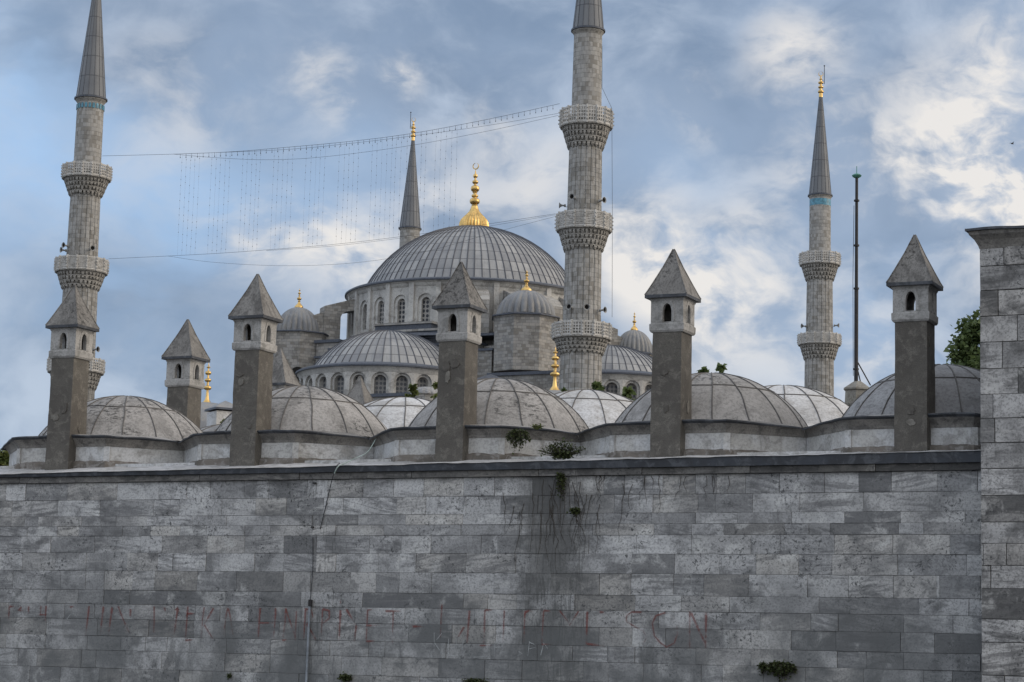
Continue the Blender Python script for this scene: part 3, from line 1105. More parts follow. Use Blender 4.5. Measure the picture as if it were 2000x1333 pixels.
def make_chimney(s, t, z0, apex, parent, wide=0.645, lantern_dx=0.0):
    """root at the front-left foot of the pillar; parts: shaft, lantern, cap"""
    root = empty('chimney', (s + wide / 2, t + 0.33, 0), 0, parent)
    zl = apex - 1.76          # underside of the lantern
    ze = apex - 1.00          # eaves
    sb = MB()
    hw = wide / 2
    NZ, NS = 22, 6
    base_pl = [(-hw, -.315), (hw, -.315), (hw, .315), (-hw, .315)]
    plan = []
    for j in range(4):
        p, q = base_pl[j], base_pl[(j + 1) % 4]
        plan += [(p[0] + (q[0] - p[0]) * k / NS, p[1] + (q[1] - p[1]) * k / NS, k == 0) for k in range(NS)]
    prev = None
    for i in range(NZ + 1):
        z_ = z0 + (zl - z0) * i / NZ
        k_ = 1.025 - 0.035 * i / NZ
        ring = []
        for (x, y, corner) in plan:
            w_ = 0.008 * n1(x * 3 + s * 2.7, y * 3, z_ * 1.3) + 0.004 * n1(x * 11 + s, y * 11, z_ * 6)
            if corner:
                w_ -= 0.009 * abs(n1(x * 5 + s, y * 5, z_ * 4.5)) + 0.004
            ring.append(sb.vert((x * (k_ + w_ / .33), y * (k_ + w_ / .33), z_)))
        if prev:
            for j in range(4 * NS):
                q = (j + 1) % (4 * NS)
                sb.face((prev[j], prev[q], ring[q], ring[j]))
        prev = ring
    mk('chimney_shaft', sb, render_brown, root)
    # places where the render has been patched or has come away
    rp_ = random.Random(int(s * 100))
    for q in range(3):
        front = rp_.random() < 0.6
        cz = rp_.uniform(z0 + 0.7, zl - 0.3)
        ca = rp_.uniform(-.17, .17)
        ra, rz_ = rp_.uniform(.05, .12), rp_.uniform(.05, .16)
        pm_ = MB()
        pts = []
        for k in range(14):
            a = 2 * pi * k / 14
            rr = rp_.uniform(.65, 1.1)
            pts.append((ca + ra * rr * cos(a), cz + rz_ * rr * sin(a)))
        d_ = (0.315 if front else hw) * 1.025 + 0.012
        P3 = [(p[0], -d_, p[1]) if front else (d_, p[0], p[1]) for p in pts]
        I3 = [(p[0], -d_ + .03, p[1]) if front else (d_ - .03, p[0], p[1]) for p in pts]
        pm_.poly(P3)
        for k in range(14):
            j = (k + 1) % 14
            pm_.poly([I3[k], I3[j], P3[j], P3[k]])
        mk('render_patch', pm_, patch_light if rp_.random() < .45 else patch_brown, root)
    lb = MB()
    lw, ld = 0.352, 0.33
    # base moulding
    for (k0, k1, za, zb) in ((0.99, 1.06, zl - 0.005, zl + 0.035), (1.06, 1.07, zl + 0.035, zl + 0.16), (1.07, 1.03, zl + 0.16, zl + 0.175)):
        a = [lb.vert((x * k0, y * k0, za)) for x, y in ((-lw, -ld), (lw, -ld), (lw, ld), (-lw, ld))]
        b = [lb.vert((x * k1, y * k1, zb)) for x, y in ((-lw, -ld), (lw, -ld), (lw, ld), (-lw, ld))]
        for j in range(4):
            q = (j + 1) % 4
            lb.face((a[j], a[q], b[q], b[j]))
        if za < zl:
            lb.face(a[::-1])
    zb0, zt0 = zl + 0.175, ze - 0.13
    for k, (w_, dd) in enumerate(((lw, ld), (ld, lw), (lw, ld), (ld, lw))):
        ang = k * pi / 2
        fr = Matrix.Rotation(ang, 4, 'Z') @ Matrix.Translation((0, -dd, 0))
        ow = 0.195 if k % 2 == 0 else 0.185
        arch_panel(lb, fr, w_ * 2, zb0, zt0, zb0 + 0.03, arch_pts(ow, zb0 + 0.26, zb0 + 0.41), 0.10, frame_w=0.07, frame_d=0.012)
    # floor of the lantern and cornice moulding
    lb.poly([(-lw, -ld, zb0 + .01), (lw, -ld, zb0 + .01), (lw, ld, zb0 + .01), (-lw, ld, zb0 + .01)], mi=1)
    for (k0, k1, za, zb) in ((1.0, 1.05, zt0, zt0 + 0.03), (1.05, 1.07, zt0 + 0.03, zt0 + 0.06), (1.07, 1.13, zt0 + 0.06, ze - 0.06)):
        a = [lb.vert((x * k0, y * k0, za)) for x, y in ((-lw, -ld), (lw, -ld), (lw, ld), (-lw, ld))]
        b = [lb.vert((x * k1, y * k1, zb)) for x, y in ((-lw, -ld), (lw, -ld), (lw, ld), (-lw, ld))]
        for j in range(4):
            q = (j + 1) % 4
            lb.face((a[j], a[q], b[q], b[j]))
    mk('lantern', lb, [lantern_stone, void], root)
    # lead pyramid with a slight bell-cast and rolled hips
    pb = MB()
    ew, ed = 0.455, 0.43
    lev = [(1.0, ze), (0.90, ze + 0.085), (0.70, ze + 0.28), (0.36, ze + 0.62), (0.03, apex)]
    rings = []
    for (k, z_) in lev:
        rings.append([pb.vert((x * k + .006 * n1(x * 3 + s, z_ * 2), y * k + .006 * n1(y * 3, z_ * 2 + s), z_ + (0.012 * n1(x * 4 + s, y * 3) if k == 1 else 0))) for x, y in ((-ew, -ed), (ew, -ed), (ew, ed), (-ew, ed))])
    for k in range(len(lev) - 1):
        for j in range(4):
            q = (j + 1) % 4
            pb.face((rings[k][j], rings[k][q], rings[k + 1][q], rings[k + 1][j]))
    pb.face(rings[-1])
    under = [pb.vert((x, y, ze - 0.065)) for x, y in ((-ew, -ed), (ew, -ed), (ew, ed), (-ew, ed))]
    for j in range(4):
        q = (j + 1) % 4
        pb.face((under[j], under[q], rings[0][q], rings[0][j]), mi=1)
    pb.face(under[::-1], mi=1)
    for j, (x, y) in enumerate(((-ew, -ed), (ew, -ed), (ew, ed), (-ew, ed))):
        pb.tube([(x * k, y * k, z_ + 0.006) for (k, z_) in lev], 0.014, 5, r2=0.012)
    mk('cap_roof', pb, [cap_lead, lead_edge], root)
    return root


for sL in (-12.02, -7.03, -1.93, 2.95, 8.0):
    make_chimney(sL, 0.42, 5.88, 10.32, mad)
for (s_, t_, ap) in ((-12.2, 5.5, 10.3), (-12.55, 10.7, 10.3), (-12.95, 16.0, 10.25)):
    make_chimney(s_, t_, 5.9, ap, mad)

# -------- painted letters on the wall
RED = [[(18, 1185), (28, 1185)], [(18, 1186), (17, 1210)], [(42, 1186), (36, 1193), (46, 1193)], [(56, 1185), (55, 1200)],
       [(80, 1184), (79, 1202)], [(90, 1184), (88, 1214)], [(77, 1201), (91, 1201)], [(137, 1186), (143, 1185)],
       [(174, 1184), (167, 1244)], [(202, 1185), (199, 1211), (196, 1240)], [(219, 1187), (215, 1215), (212, 1245)],
       [(231, 1185), (240, 1209), (252, 1236)], [(255, 1190), (254, 1204)], [(301, 1185), (301, 1213), (300, 1236)],
       [(321, 1187), (323, 1194)], [(342, 1192), (347, 1187), (349, 1195)], [(347, 1188), (340, 1240)],
       [(367, 1185), (365, 1208), (362, 1253)], [(365, 1199), (380, 1199)], [(362, 1251), (376, 1250)],
       [(399, 1186), (396, 1207), (393, 1245)], [(417, 1188), (405, 1209), (399, 1220)], [(399, 1221), (416, 1248)],
       [(445, 1188), (442, 1199), (436, 1241)], [(446, 1189), (449, 1202), (455, 1240)], [(508, 1188), (506, 1218), (504, 1250)],
       [(538, 1188), (538, 1199), (534, 1248)], [(508, 1217), (536, 1217)], [(558, 1188), (557, 1213), (552, 1251)], [(551, 1251), (559, 1250)],
       [(579, 1194), (576, 1251)], [(558, 1190), (578, 1248)], [(597, 1188), (593, 1251)], [(597, 1190), (608, 1192), (611, 1205), (599, 1218)], [(599, 1218), (617, 1250)],
       [(630, 1190), (627, 1253)], [(630, 1190), (643, 1193), (643, 1208), (630, 1218)], [(665, 1174), (665, 1179)], [(665, 1192), (662, 1253)],
       [(676, 1190), (696, 1222)], [(696, 1222), (691, 1255)], [(718, 1191), (715, 1255)], [(718, 1192), (726, 1191)], [(715, 1222), (741, 1222)],
       [(715, 1253), (732, 1252)], [(753, 1194), (784, 1194)], [(768, 1195), (766, 1256)], [(806, 1224), (828, 1224)], [(863, 1181), (861, 1225), (860, 1250)],
       [(917, 1193), (912, 1257)], [(906, 1225), (895, 1244)], [(947, 1192), (946, 1225), (945, 1262)], [(947, 1192), (960, 1192)], [(985, 1193), (982, 1255)],
       [(937, 1261), (961, 1261)], [(1025, 1197), (1033, 1193), (1040, 1195)], [(1025, 1197), (1023, 1255)], [(1062, 1193), (1061, 1203), (1058, 1259)], [(1062, 1193), (1074, 1194)],
       [(1058, 1259), (1077, 1259)], [(1093, 1193), (1112, 1218)], [(1130, 1194), (1112, 1222)], [(1147, 1195), (1145, 1260)], [(1147, 1258), (1180, 1262)],
       [(1171, 1196), (1179, 1196)], [(1253, 1196), (1233, 1196), (1224, 1203), (1223, 1214), (1231, 1219), (1243, 1226), (1256, 1233), (1263, 1245), (1255, 1260)],
       [(1299, 1197), (1281, 1203), (1274, 1218), (1278, 1242), (1290, 1256), (1302, 1264), (1317, 1256), (1323, 1238), (1321, 1212), (1310, 1200), (1299, 1197)],
       [(1347, 1195), (1347, 1267)], [(1350, 1198), (1363, 1227), (1378, 1258)], [(1379, 1196), (1378, 1271)]]
WHITE = [[(848, 1236), (848, 1280)], [(863, 1237), (849, 1255)], [(849, 1256), (864, 1279)], [(876, 1248), (876, 1281), (904, 1280)], [(891, 1248), (891, 1281)], [(905, 1250), (902, 1280)],
         [(965, 1278), (967, 1255), (975, 1250), (981, 1257), (982, 1278)], [(966, 1265), (982, 1264)], [(694, 1271), (693, 1283)], [(702, 1273), (711, 1274), (701, 1285)],
         [(741, 1279), (744, 1265), (758, 1266), (757, 1280)], [(676, 1299), (675, 1316)], [(715, 1297), (715, 1318)], [(1034, 1253), (1031, 1282)], [(1034, 1255), (1046, 1260)],
         [(1033, 1268), (1046, 1265)], [(1056, 1280), (1062, 1256), (1070, 1268)], [(1013, 1273), (1020, 1277), (1011, 1281)], [(1245, 1267), (1248, 1261), (1255, 1262), (1256, 1271)],
         [(1264, 1263), (1268, 1257), (1275, 1259), (1275, 1264)], [(1226, 1264), (1235, 1269)], [(1236, 1258), (1229, 1273)], [(1188, 1245), (1186, 1238), (1192, 1244)],
         [(636, 1257), (635, 1278)], [(636, 1257), (645, 1262)], [(650, 1272), (648, 1281)], [(662, 1273), (664, 1280), (658, 1283)], [(130, 1210), (138, 1200), (150, 1199), (147, 1206)],
         [(102, 1190), (94, 1206)], [(925, 1284), (955, 1283)]]


def strokes(lst, w, y, jit, th):
    mb = MB()
    for pl in lst:
        pts = []
        for k in range(len(pl) - 1):
            a, b = Vector(pl[k]), Vector(pl[k + 1])
            m = max(1, int((b - a).length / 5))
            for q in range(m):
                pts.append(a.lerp(b, q / m))
        pts.append(Vector(pl[-1]))
        P = [Vector(onw(p.x, p.y, y)) for p in pts]
        wd = w * random.uniform(0.7, 1.25)
        L = []
        for k, p in enumerate(P):
            t_ = P[min(k + 1, len(P) - 1)] - P[max(k - 1, 0)]
            t_.normalize()
            nn = Vector((-t_.y, t_.x))
            taper = 1.0 - 0.45 * k / max(1, len(P) - 1)
            hw = wd / 2 * taper * random.uniform(0.75, 1.2)
            L.append((p + nn * hw, p - nn * hw))
        for k in range(len(L) - 1):
            v = th + 0.14 - 0.22 * k / max(1, len(L) - 1) + random.uniform(-.06, .06)
            mb.cc = (v, 0, 0, 1)
            mb.poly([(L[k][0].x, y, L[k][0].y), (L[k][1].x, y, L[k][1].y), (L[k + 1][1].x, y, L[k + 1][1].y), (L[k + 1][0].x, y, L[k + 1][0].y)])
    return mb




def letters(lst):
    """strokes that touch or cross one another make one letter"""
    out = []
    for pl in sorted(lst, key=lambda q: min(p[0] for p in q)):
        x0, x1 = min(p[0] for p in pl), max(p[0] for p in pl)
        if out and x0 < out[-1][1] + 3:
            out[-1][0].append(pl)
            out[-1][1] = max(out[-1][1], x1)
        else:
            out.append([[pl], x1])
    return [o[0] for o in out]


for grp in letters(RED):
    mk('red_letter', strokes(grp, 0.042, -0.0095, 0, 0.50), red_paint, wall)
for grp in letters(WHITE):
    mk('white_letter', strokes(grp, 0.017, -0.0115, 0, 0.52), white_paint, wall)

# ------------------------------------------------------------------ taller stone building at the right
PT = -1.0
blk = empty('stone_tower', W0 + DV * 10.0 + NB * PT, -A)
tag(blk, 'taller marble block building with a lead topped cornice rising at the right edge', 'building')
prow = [9.70]
for y in (519, 567, 617, 668, 720, 770, 817, 865, 916, 968, 1020, 1062, 1105, 1150, 1210, 1255, 1320):
    s_, z_ = onw(1950, y, PT)
    prow.append(z_)
z = prow[-1]
while z > 0.2:
    z -= random.uniform(0.45, 0.55)
    prow.append(max(z, -0.05))
pforced = []


def pfb(y, tone, vein, x0=1918, x1=1985):
    zc = onw(1950, y, PT)[1]
    for ri in range(len(prow) - 1):
        if prow[ri] >= zc >= prow[ri + 1]:
            pforced.append((0.0, random.uniform(1.0, 1.6), ri, tone, vein))


pfb(995, 0.02, 0.6)
pfb(1180, 0.03, 0.7)
pfb(540, 0.55, 0.8)
pfb(940, 1.0, 0.8)
pfb(1290, 0.95, 1.0)
pfb(1230, 0.8, 0.9)
pfb(1040, 0.85, 0.2)
pb_ = block_wall(prow, 0.0, 7.0, pforced, 0.0, 0.009, 0.4, 1.2, 0.68)
twall = mk('wall', pb_, pier_stone, blk)
kb = MB()
kb.box((3.5, 4.03, 4.85), (6.99, 7.98, 9.69))
mk('wall_core', kb, joint_mat, twall)
# cornice: cavetto of stone, then the lead edge
cb = MB()
prof = [(0.0, 9.62), (0.02, 9.68), (0.075, 9.78), (0.16, 9.87), (0.175, 9.94)]
for k in range(len(prof) - 1):
    (o0, z0), (o1, z1) = prof[k], prof[k + 1]
    cb.poly([(-o0, -o0, z0), (7 + o0, -o0, z0), (7 + o1, -o1, z1), (-o1, -o1, z1)], smooth=True)
    cb.poly([(-o0, 8 + o0, z0), (-o0, -o0, z0), (-o1, -o1, z1), (-o1, 8 + o1, z1)], smooth=True)
    cb.poly([(7 + o0, -o0, z0), (7 + o0, 8 + o0, z0), (7 + o1, 8 + o1, z1), (7 + o1, -o1, z1)], smooth=True)
mk('cornice', cb, cove, blk)
rb = MB()
pts0 = [(-0.22 + 7.5 * k / 40) for k in range(41)]
for k in range(40):
    a, b_ = pts0[k], pts0[k + 1]
    za, zb = 9.985 + 0.02 * n1(a * 1.8), 9.985 + 0.02 * n1(b_ * 1.8)
    rb.poly([(a, -0.22, za - .045), (b_, -0.22, zb - .045), (b_, -0.22, zb), (a, -0.22, za)], mi=1)
    rb.poly([(a, -0.16, 9.935), (b_, -0.16, 9.935), (b_, -0.22, zb - .045), (a, -0.22, za - .045)], mi=1)
    rb.poly([(a, -0.22, za), (b_, -0.22, zb), (b_, 4, 10.35), (a, 4, 10.35)])
rb.poly([(-.22, 8.3, 9.94), (-.22, -.22, 9.94), (-.22, -.22, 9.985), (-.22, 8.3, 9.985)], mi=1)
rb.poly([(-.16, 8.2, 9.935), (-.16, -.16, 9.935), (-.22, -.22, 9.94), (-.22, 8.3, 9.94)], mi=1)
rb.poly([(-.22, -.22, 9.985), (-.22, 4, 10.35), (-.22, 8.3, 9.985)], mi=1)
rb.poly([(-.22, 4, 10.35), (7.28, 4, 10.35), (7.28, 8.3, 9.985), (-.22, 8.3, 9.985)])
mk('roof', rb, [lead_roof, lead_edge], blk)

# ------------------------------------------------------------------ mosque
MR = -0.466
MC = Vector((-4.35, 230.3, 0))
mos = empty('mosque', MC, MR)
tag(mos, 'great grey mosque with a ribbed lead main dome, half domes and fluted corner turrets', 'mosque')
MRm = Matrix.Rotation(MR, 3, 'Z')
MRi = MRm.transposed()


def mloc(px, py, Y):
    """pixel at depth Y -> mosque frame"""
    return MRi @ (at(px, py, Y) - MC)


def finial(mb, c, z0, h, r, spec, n=16, rf=None):
    """stack of (height fraction, radius fraction)"""
    prof = []
    for (fz, fr) in spec:
        prof.append((max(fr * r, 0.0), z0 + fz * h))
    mb.lathe(prof, n, c, smooth=True, cap=False)


def bulbs(seq):
    """seq of (z centre, half height, radius) bulbs on a thin stem -> profile spec"""
    out = []
    for (zc, hh, r_, stem) in seq:
        out.append((zc - hh * 1.05, stem))
        for k in range(-4, 5):
            a = k / 4 * pi / 2
            out.append((zc + hh * sin(a), stem + (r_ - stem) * cos(a) ** 0.8))
        out.append((zc + hh * 1.05, stem * 0.92))
    return out


def crescent(mb, c, r, wd=0.30):
    """thin crescent moon, horns upwards, facing the viewer"""
    c = Vector(c)
    prev = None
    for k in range(25):
        a = radians(-90 + (-166 + 332 * k / 24))
        th = wd * r * max(0.2, cos((k - 12) / 12 * pi / 2))
        p_out = Vector((cos(a) * r, 0, sin(a) * r))
        p_in = Vector((cos(a) * (r - th), 0, sin(a) * (r - th)))
        cur = [mb.vert(c + p_out + Vector((0, -.05, 0))), mb.vert(c + p_out + Vector((0, .05, 0))), mb.vert(c + p_in + Vector((0, .05, 0))), mb.vert(c + p_in + Vector((0, -.05, 0)))]
        if prev:
            for j in range(4):
                q = (j + 1) % 4
                mb.face((prev[j], prev[q], cur[q], cur[j]))
        prev = cur


def seamed_dome(name, parent, R, r0, zb, c, nrib, rib, loc, rows_=None, close=0.0):
    """big lead dome: sphere of radius R cut at radius r0, apex above; raised rolls on every meridian"""
    mb = MB()
    zc = zb - sqrt(R * R - r0 * r0)
    th0 = math.asin(r0 / R)
    K = 20
    prof = [(R * sin(th0 * (1 - k / K)), zc + R * cos(th0 * (1 - k / K))) for k in range(K)] + [(max(close, 0.0), zc + R * cos(math.asin(close / R) if close else 0))]
    mb.lathe(prof, nrib * 2, c, uscale=nrib, smooth=True, cap=False)
    for i in range(nrib):
        a = 2 * pi * i / nrib
        prev = None
        ws = random.choice([0.8, 1.0, 1.0, 1.25])
        for k in range(15):
            th = th0 * (1 - 0.94 * k / 14)
            rr = R * sin(th)
            wv = rib * ws / rr
            ring = []
            for (da, h) in ((-wv, -0.01), (-wv * .5, rib * 1.3), (wv * .5, rib * 1.3), (wv, -0.01)):
                ring.append(mb.vert((c[0] + (R + h) * sin(th) * cos(a + da), c[1] + (R + h) * sin(th) * sin(a + da), zc + (R + h) * cos(th))))
            if prev:
                for j in range(3):
                    mb.face((prev[j], prev[j + 1], ring[j + 1], ring[j]), mi=1)
            prev = ring
    return mk(name, mb, [mosque_lead, mosque_rib], parent, loc, sharp=40), zc + R


def window_drum(parent, r, z0, z1, nwin, ow, sill, spring, depth, mat, pane_mat, loc, lo=None, outer=None, cornice=0.35, pil=0.0):
    """ring of flat panels, each with an arched window; the panes are sub-parts"""
    mb = MB()
    w = 2 * r * tan(pi / nwin)
    panes = []
    for i in range(nwin):
        a = 2 * pi * (i + 0.5) / nwin
        fr = Matrix.Rotation(a + pi / 2, 4, 'Z') @ Matrix.Translation((0, -r, 0))
        if outer:
            # a shallow outer arch round the window arch
            back = arch_panel(mb, fr, w, z0, z1, sill - 0.15, round_arch(ow * outer, spring), depth * 0.5)
            fr2 = Matrix.Rotation(a + pi / 2, 4, 'Z') @ Matrix.Translation((0, -r + depth * 0.5, 0))
            back = arch_panel(mb, fr2, ow * outer + 0.02, sill - 0.17, spring + ow * outer / 2 + 0.02, sill, round_arch(ow, spring), depth)
        else:
            back = arch_panel(mb, fr, w, z0, z1, sill, round_arch(ow, spring), depth)
        panes.append((a, back))
        if pil:
            a2 = 2 * pi * i / nwin
            rr = r / cos(pi / nwin)
            mb.box(((rr) * cos(a2), (rr) * sin(a2), (z0 + z1) / 2), (0.5, pil, z1 - z0 - 0.02), a2)
    # stone cornice under the eaves
    mb.lathe([(r + .02, z1 - 0.55), (r + cornice * .35, z1 - 0.42), (r + cornice * .5, z1 - 0.2), (r + cornice, z1 - 0.02), (r * .8, z1)], 96, smooth=True, cap=False)
    drum = mk('drum', mb, mat, parent, loc)
    lb = MB()
    lb.lathe([(r + cornice - .04, z1 - 0.03), (r + cornice + 0.14, z1 + 0.0), (r + cornice + 0.14, z1 + 0.16), (r + cornice - .1, z1 + 0.3), (r * 0.85, z1 + 0.62)], 128, smooth=True, cap=False)
    mk('eave', lb, blue_lead, drum)
    for (a, back) in panes:
        # only the half that faces outwards from the building
        pm = MB()
        cx_ = sum((p.x for p in back)) / len(back)
        cy_ = sum((p.y for p in back)) / len(back)
        tx, ty = -sin(a), cos(a)
        pm.poly(back[::-1] if False else back, uv=[((p.x - cx_) * tx + (p.y - cy_) * ty, p.z) for p in back])
        mk('window', pm, pane_mat, drum)
    return drum


# main dome: its centre is the mosque's own origin
side = at(677, 583, 230.3)
zc_ = side.z                                     # height of the drum cornice
window_drum(mos, 12.75, zc_ - 5.6, zc_, 28, 0.95, zc_ - 4.3, zc_ - 2.1, 0.35, drum_stone, lattice, (0, 0, 0), outer=1.75, cornice=0.5, pil=0.55)
apex_z = zfor(MC.x, MC.y, 446)
R_ = 12.6
r0_ = sqrt(R_ ** 2 - (R_ - (apex_z - zc_ - 0.35)) ** 2)
dome, topz = seamed_dome('main_dome', mos, R_, r0_, zc_ + 0.35, (0, 0, 0), 88, 0.055, (0, 0, 0))
fm = MB()
zt = zfor(MC.x, MC.y, 318)
zb_ = zfor(MC.x, MC.y, 450)
H = zt - zb_


def flute16(a, z_):
    return 0.98 + 0.08 * abs(sin(a * 14)) if z_ < zb_ + H * 0.26 else 1.0


onion = [(1.42, -0.2), (1.5, 0.2), (1.52, 0.5), (1.47, 0.85), (1.32, 1.2), (1.07, 1.52), (0.8, 1.82), (0.57, 2.15), (0.42, 2.5), (0.34, 2.8)]
fm.lathe([(r, zb_ + z_ * 0.93) for r, z_ in onion], 112, smooth=True, rf=flute16, cap=False)
finial(fm, (0, 0, 0), zb_, H, 1.0, [(0.32, 0.32)] + bulbs([(0.365, 0.008, .33, .25), (0.425, 0.045, .54, .22), (0.505, 0.022, .36, .19), (0.555, 0.008, .27, .17), (0.612, 0.045, .46, .17), (0.71, 0.026, .32, .13), (0.80, 0.028, .24, .1)]) + [(0.88, 0.04), (0.9, 0.0)], 24)
crescent(fm, (0, 0, zb_ + H * 0.945), 0.36)
mk('finial', fm, gold, dome)

# half domes on the two visible sides


def half_dome(px, Y, py_side, px_side, py_apex, Rpx, nwin, name='semi_dome'):
    P = at(px, py_side, Y)
    pl = MRi @ (P - MC)
    u = Y / F
    z1 = at(px_side, py_side, Y).z
    rr = abs(px - px_side) * u - 0.45
    Rr = Rpx * u
    az = zfor(P.x, P.y, py_apex)
    h = az - z1 - 0.3
    r0 = sqrt(max(1, Rr ** 2 - (Rr - h) ** 2))
    d = window_drum(mos, rr, z1 - 4.2, z1, nwin, 1.15, z1 - 2.9, z1 - 1.35, 0.5, drum_stone, lattice_soft, (pl.x, pl.y, 0), outer=1.42, cornice=0.35)
    s_, t_ = seamed_dome(name, mos, Rr, min(r0, rr), z1 + 0.3, (0, 0, 0), 56, 0.05, (pl.x, pl.y, 0))
    return pl, z1, rr


hd1 = half_dome(757, 215.5, 734, 577, 648, 178, 25)
hd2 = half_dome(1192, 223, 756, 1357, 677, 158, 25)

# turrets with fluted lead caps
FIN = [(0.0, 1.0), (0.03, 1.04), (0.10, 0.98), (0.17, 0.72), (0.24, 0.38), (0.30, 0.26)] + bulbs([(0.36, 0.03, .3, .2), (0.48, 0.065, .52, .17), (0.62, 0.02, .26, .13), (0.74, 0.045, .33, .1), (0.88, 0.03, .22, .07)]) + [(0.95, .05), (1.0, 0.0)]


def turret(px, Y, py_base, py_apex, py_tip, r_dome, r_tower, py_foot, mat, a0):
    P = at(px, py_base, Y)
    pl = MRi @ (P - MC)
    u = Y / F
    zb = at(px, py_base, Y - r_tower * u).z
    za = zfor(P.x, P.y, py_apex)
    zt = zfor(P.x, P.y, py_tip)
    zf = zfor(P.x, P.y - r_tower * u, py_foot)
    rd, rt = r_dome * u, r_tower * u
    tb = MB()
    tb.lathe([(rt * 1.0, zf), (rt, zb - 0.35)], 8, smooth=False, a0=a0)
    t_ = mk('turret', tb, mat, mos, (pl.x, pl.y, 0))
    eb = MB()
    eb.lathe([(rt * 1.0, zb - 0.35), (rt * 1.03, zb - 0.25), (rt * 1.05, zb - 0.2)], 8, smooth=False, a0=a0, cap=False)
    eb.lathe([(rt * 1.03, zb - .2), (rt * 1.09, zb - 0.17), (rt * 1.09, zb - 0.06), (rd * 0.9, zb + 0.22)], 8, smooth=False, a0=a0, cap=False, mi=1)
    mk('eave', eb, [carved, blue_lead], t_)
    dbm = MB()
    h = za - zb - 0.1
    prof = []
    for k in range(15):
        f = k / 14
        th = pi / 2 * f
        prof.append((rd * (cos(th) ** 0.92 if k < 14 else 0), zb + 0.1 + h * sin(th) ** 1.02))

    def rf(a, z_):
        q = 1 - (z_ - zb) / max(h, .1)
        return 0.97 + 0.11 * abs(sin(a * 12)) * (0.35 + 0.65 * q)
    dbm.lathe(prof, 24 * 8, smooth=True, rf=rf, cap=False)
    d_ = mk('turret_dome', dbm, flute_lead, t_, sharp=55)
    f_ = MB()
    finial(f_, (0, 0, 0), za - 0.12, zt - za + 0.12, r_dome * u * 0.2, FIN, 20)
    mk('finial', f_, gold, t_)
    return pl, zb, zf, rt


t1 = turret(1027, 213, 610, 568, 527, 55, 66, 722, rubble, pi / 8 + 0.5)
t2 = turret(582, 224.6, 644, 601, 563, 43, 62, 752, rubble, pi / 8 + 0.25)
t3 = turret(1238, 236, 687, 645, 609, 37, 44, 740, rubble, pi / 8)

# blocks that carry the dome: square base, stepped gables, lower storeys
B = MB()
zq = zc_ - 5.6
B.box((0, 0, (zq - 0.4) / 2 - 1), (26.5, 26.5, zq - 0.4 - 2 + 2))
mk('dome_base', B, rubble, mos)
L2 = MB()
# lead terraces round the foot of the drum
L2.lathe([(15.6, zq - 0.38), (15.4, zq - 0.1), (12.6, zq + 0.55)], 48, smooth=False, cap=False)
L2.box((0, 0, zq - 0.3), (27.1, 27.1, 0.22))
mk('terrace_roof', L2, blue_lead, mos)
zs = zfor(*(MC + MRm @ Vector((0, -13.6, 0))).xy, 637)
S2 = MB()
S2L = MB()
S3 = MB()
S3L = MB()
for (hw, dz) in ((3.2, 0.0), (5.0, -0.75), (6.6, -1.5), (8.4, -2.25), (10.0, -3.0)):
    for (rot) in (0, pi / 2):
        R2 = Matrix.Rotation(rot, 3, 'Z')
        c_ = R2 @ Vector((0, -13.7 + 0.05 * hw / 5, 0))
        (S2 if hw < 6 else S3).box((c_.x, c_.y, (zs + dz) / 2 + 8), (2 * hw, 1.6 + hw * 0.02, zs + dz - 16), rot)
        (S2L if hw < 6 else S3L).box((c_.x, c_.y, zs + dz + 0.1), (2 * hw + 0.3, 1.9 + hw * 0.02, 0.22), rot)
mk('stepped_gable', S2, blue_lead, mos)
mk('gable_coping', S2L, limestone, mos)
mk('stepped_gable', S3, rubble, mos)
mk('gable_lead', S3L, blue_lead, mos)

# flying buttresses between the drum and the turrets
def fly(ang):
    fb_ = MB()
    fr = Matrix.Rotation(ang, 4, 'Z')
    # x outwards, z up
    zt = zc_ - 0.75
    out = [(12.6, zt), (16.2, zt - 1.15), (16.2, zq - 1.2), (14.6, zq - 1.2), (14.45, zt - 2.1), (14.2, zt - 1.75), (13.7, zt - 1.5), (13.1, zt - 1.42), (12.6, zt - 1.42)]
    # split into convex pieces: pier and arm
    fb_.profile_y([(14.45, zq - 1.2), (16.2, zq - 1.2), (16.2, zt - 1.15), (14.45, zt - 0.6)], -0.95, 0.95, fr)
    arm_top = [(12.5, zt), (14.46, zt - 0.602)]
    soff = [(14.46, zt - 2.2), (14.3, zt - 1.85), (13.9, zt - 1.55), (13.3, zt - 1.42), (12.5, zt - 1.38)]
    fb_.profile_y(arm_top + soff, -0.93, 0.93, fr)
    # lower pier beyond
    fb_.profile_y([(16.2, zq - 1.2), (17.5, zq - 1.2), (17.5, zt - 2.25), (16.2, zt - 1.75)], -0.8, 0.8, fr)
    mk('flying_buttress', fb_, rubble, mos)


for ang in (-3 * pi / 4 + 0.02, -pi / 4 + 0.02, pi / 4, 3 * pi / 4):
    fly(ang)
# buttresses that lean on the drum between the windows, over the near half dome and the right one
for ang in (-pi / 4 - 0.23, -pi / 4 + 0.3, -pi / 4 + 0.52):
    q = MB()
    fr = Matrix.Rotation(ang, 4, 'Z')
    q.profile_y([(12.5, zq), (15.1, zq), (15.1, zc_ - 2.3), (14.6, zc_ - 1.7), (12.5, zc_ - 0.7)], -0.7, 0.7, fr)
    mk('drum_buttress', q, limestone, mos)

# curtain walls tying the turrets to the base, and the lower blocks towards the viewer
LW = MB()
LR = MB()


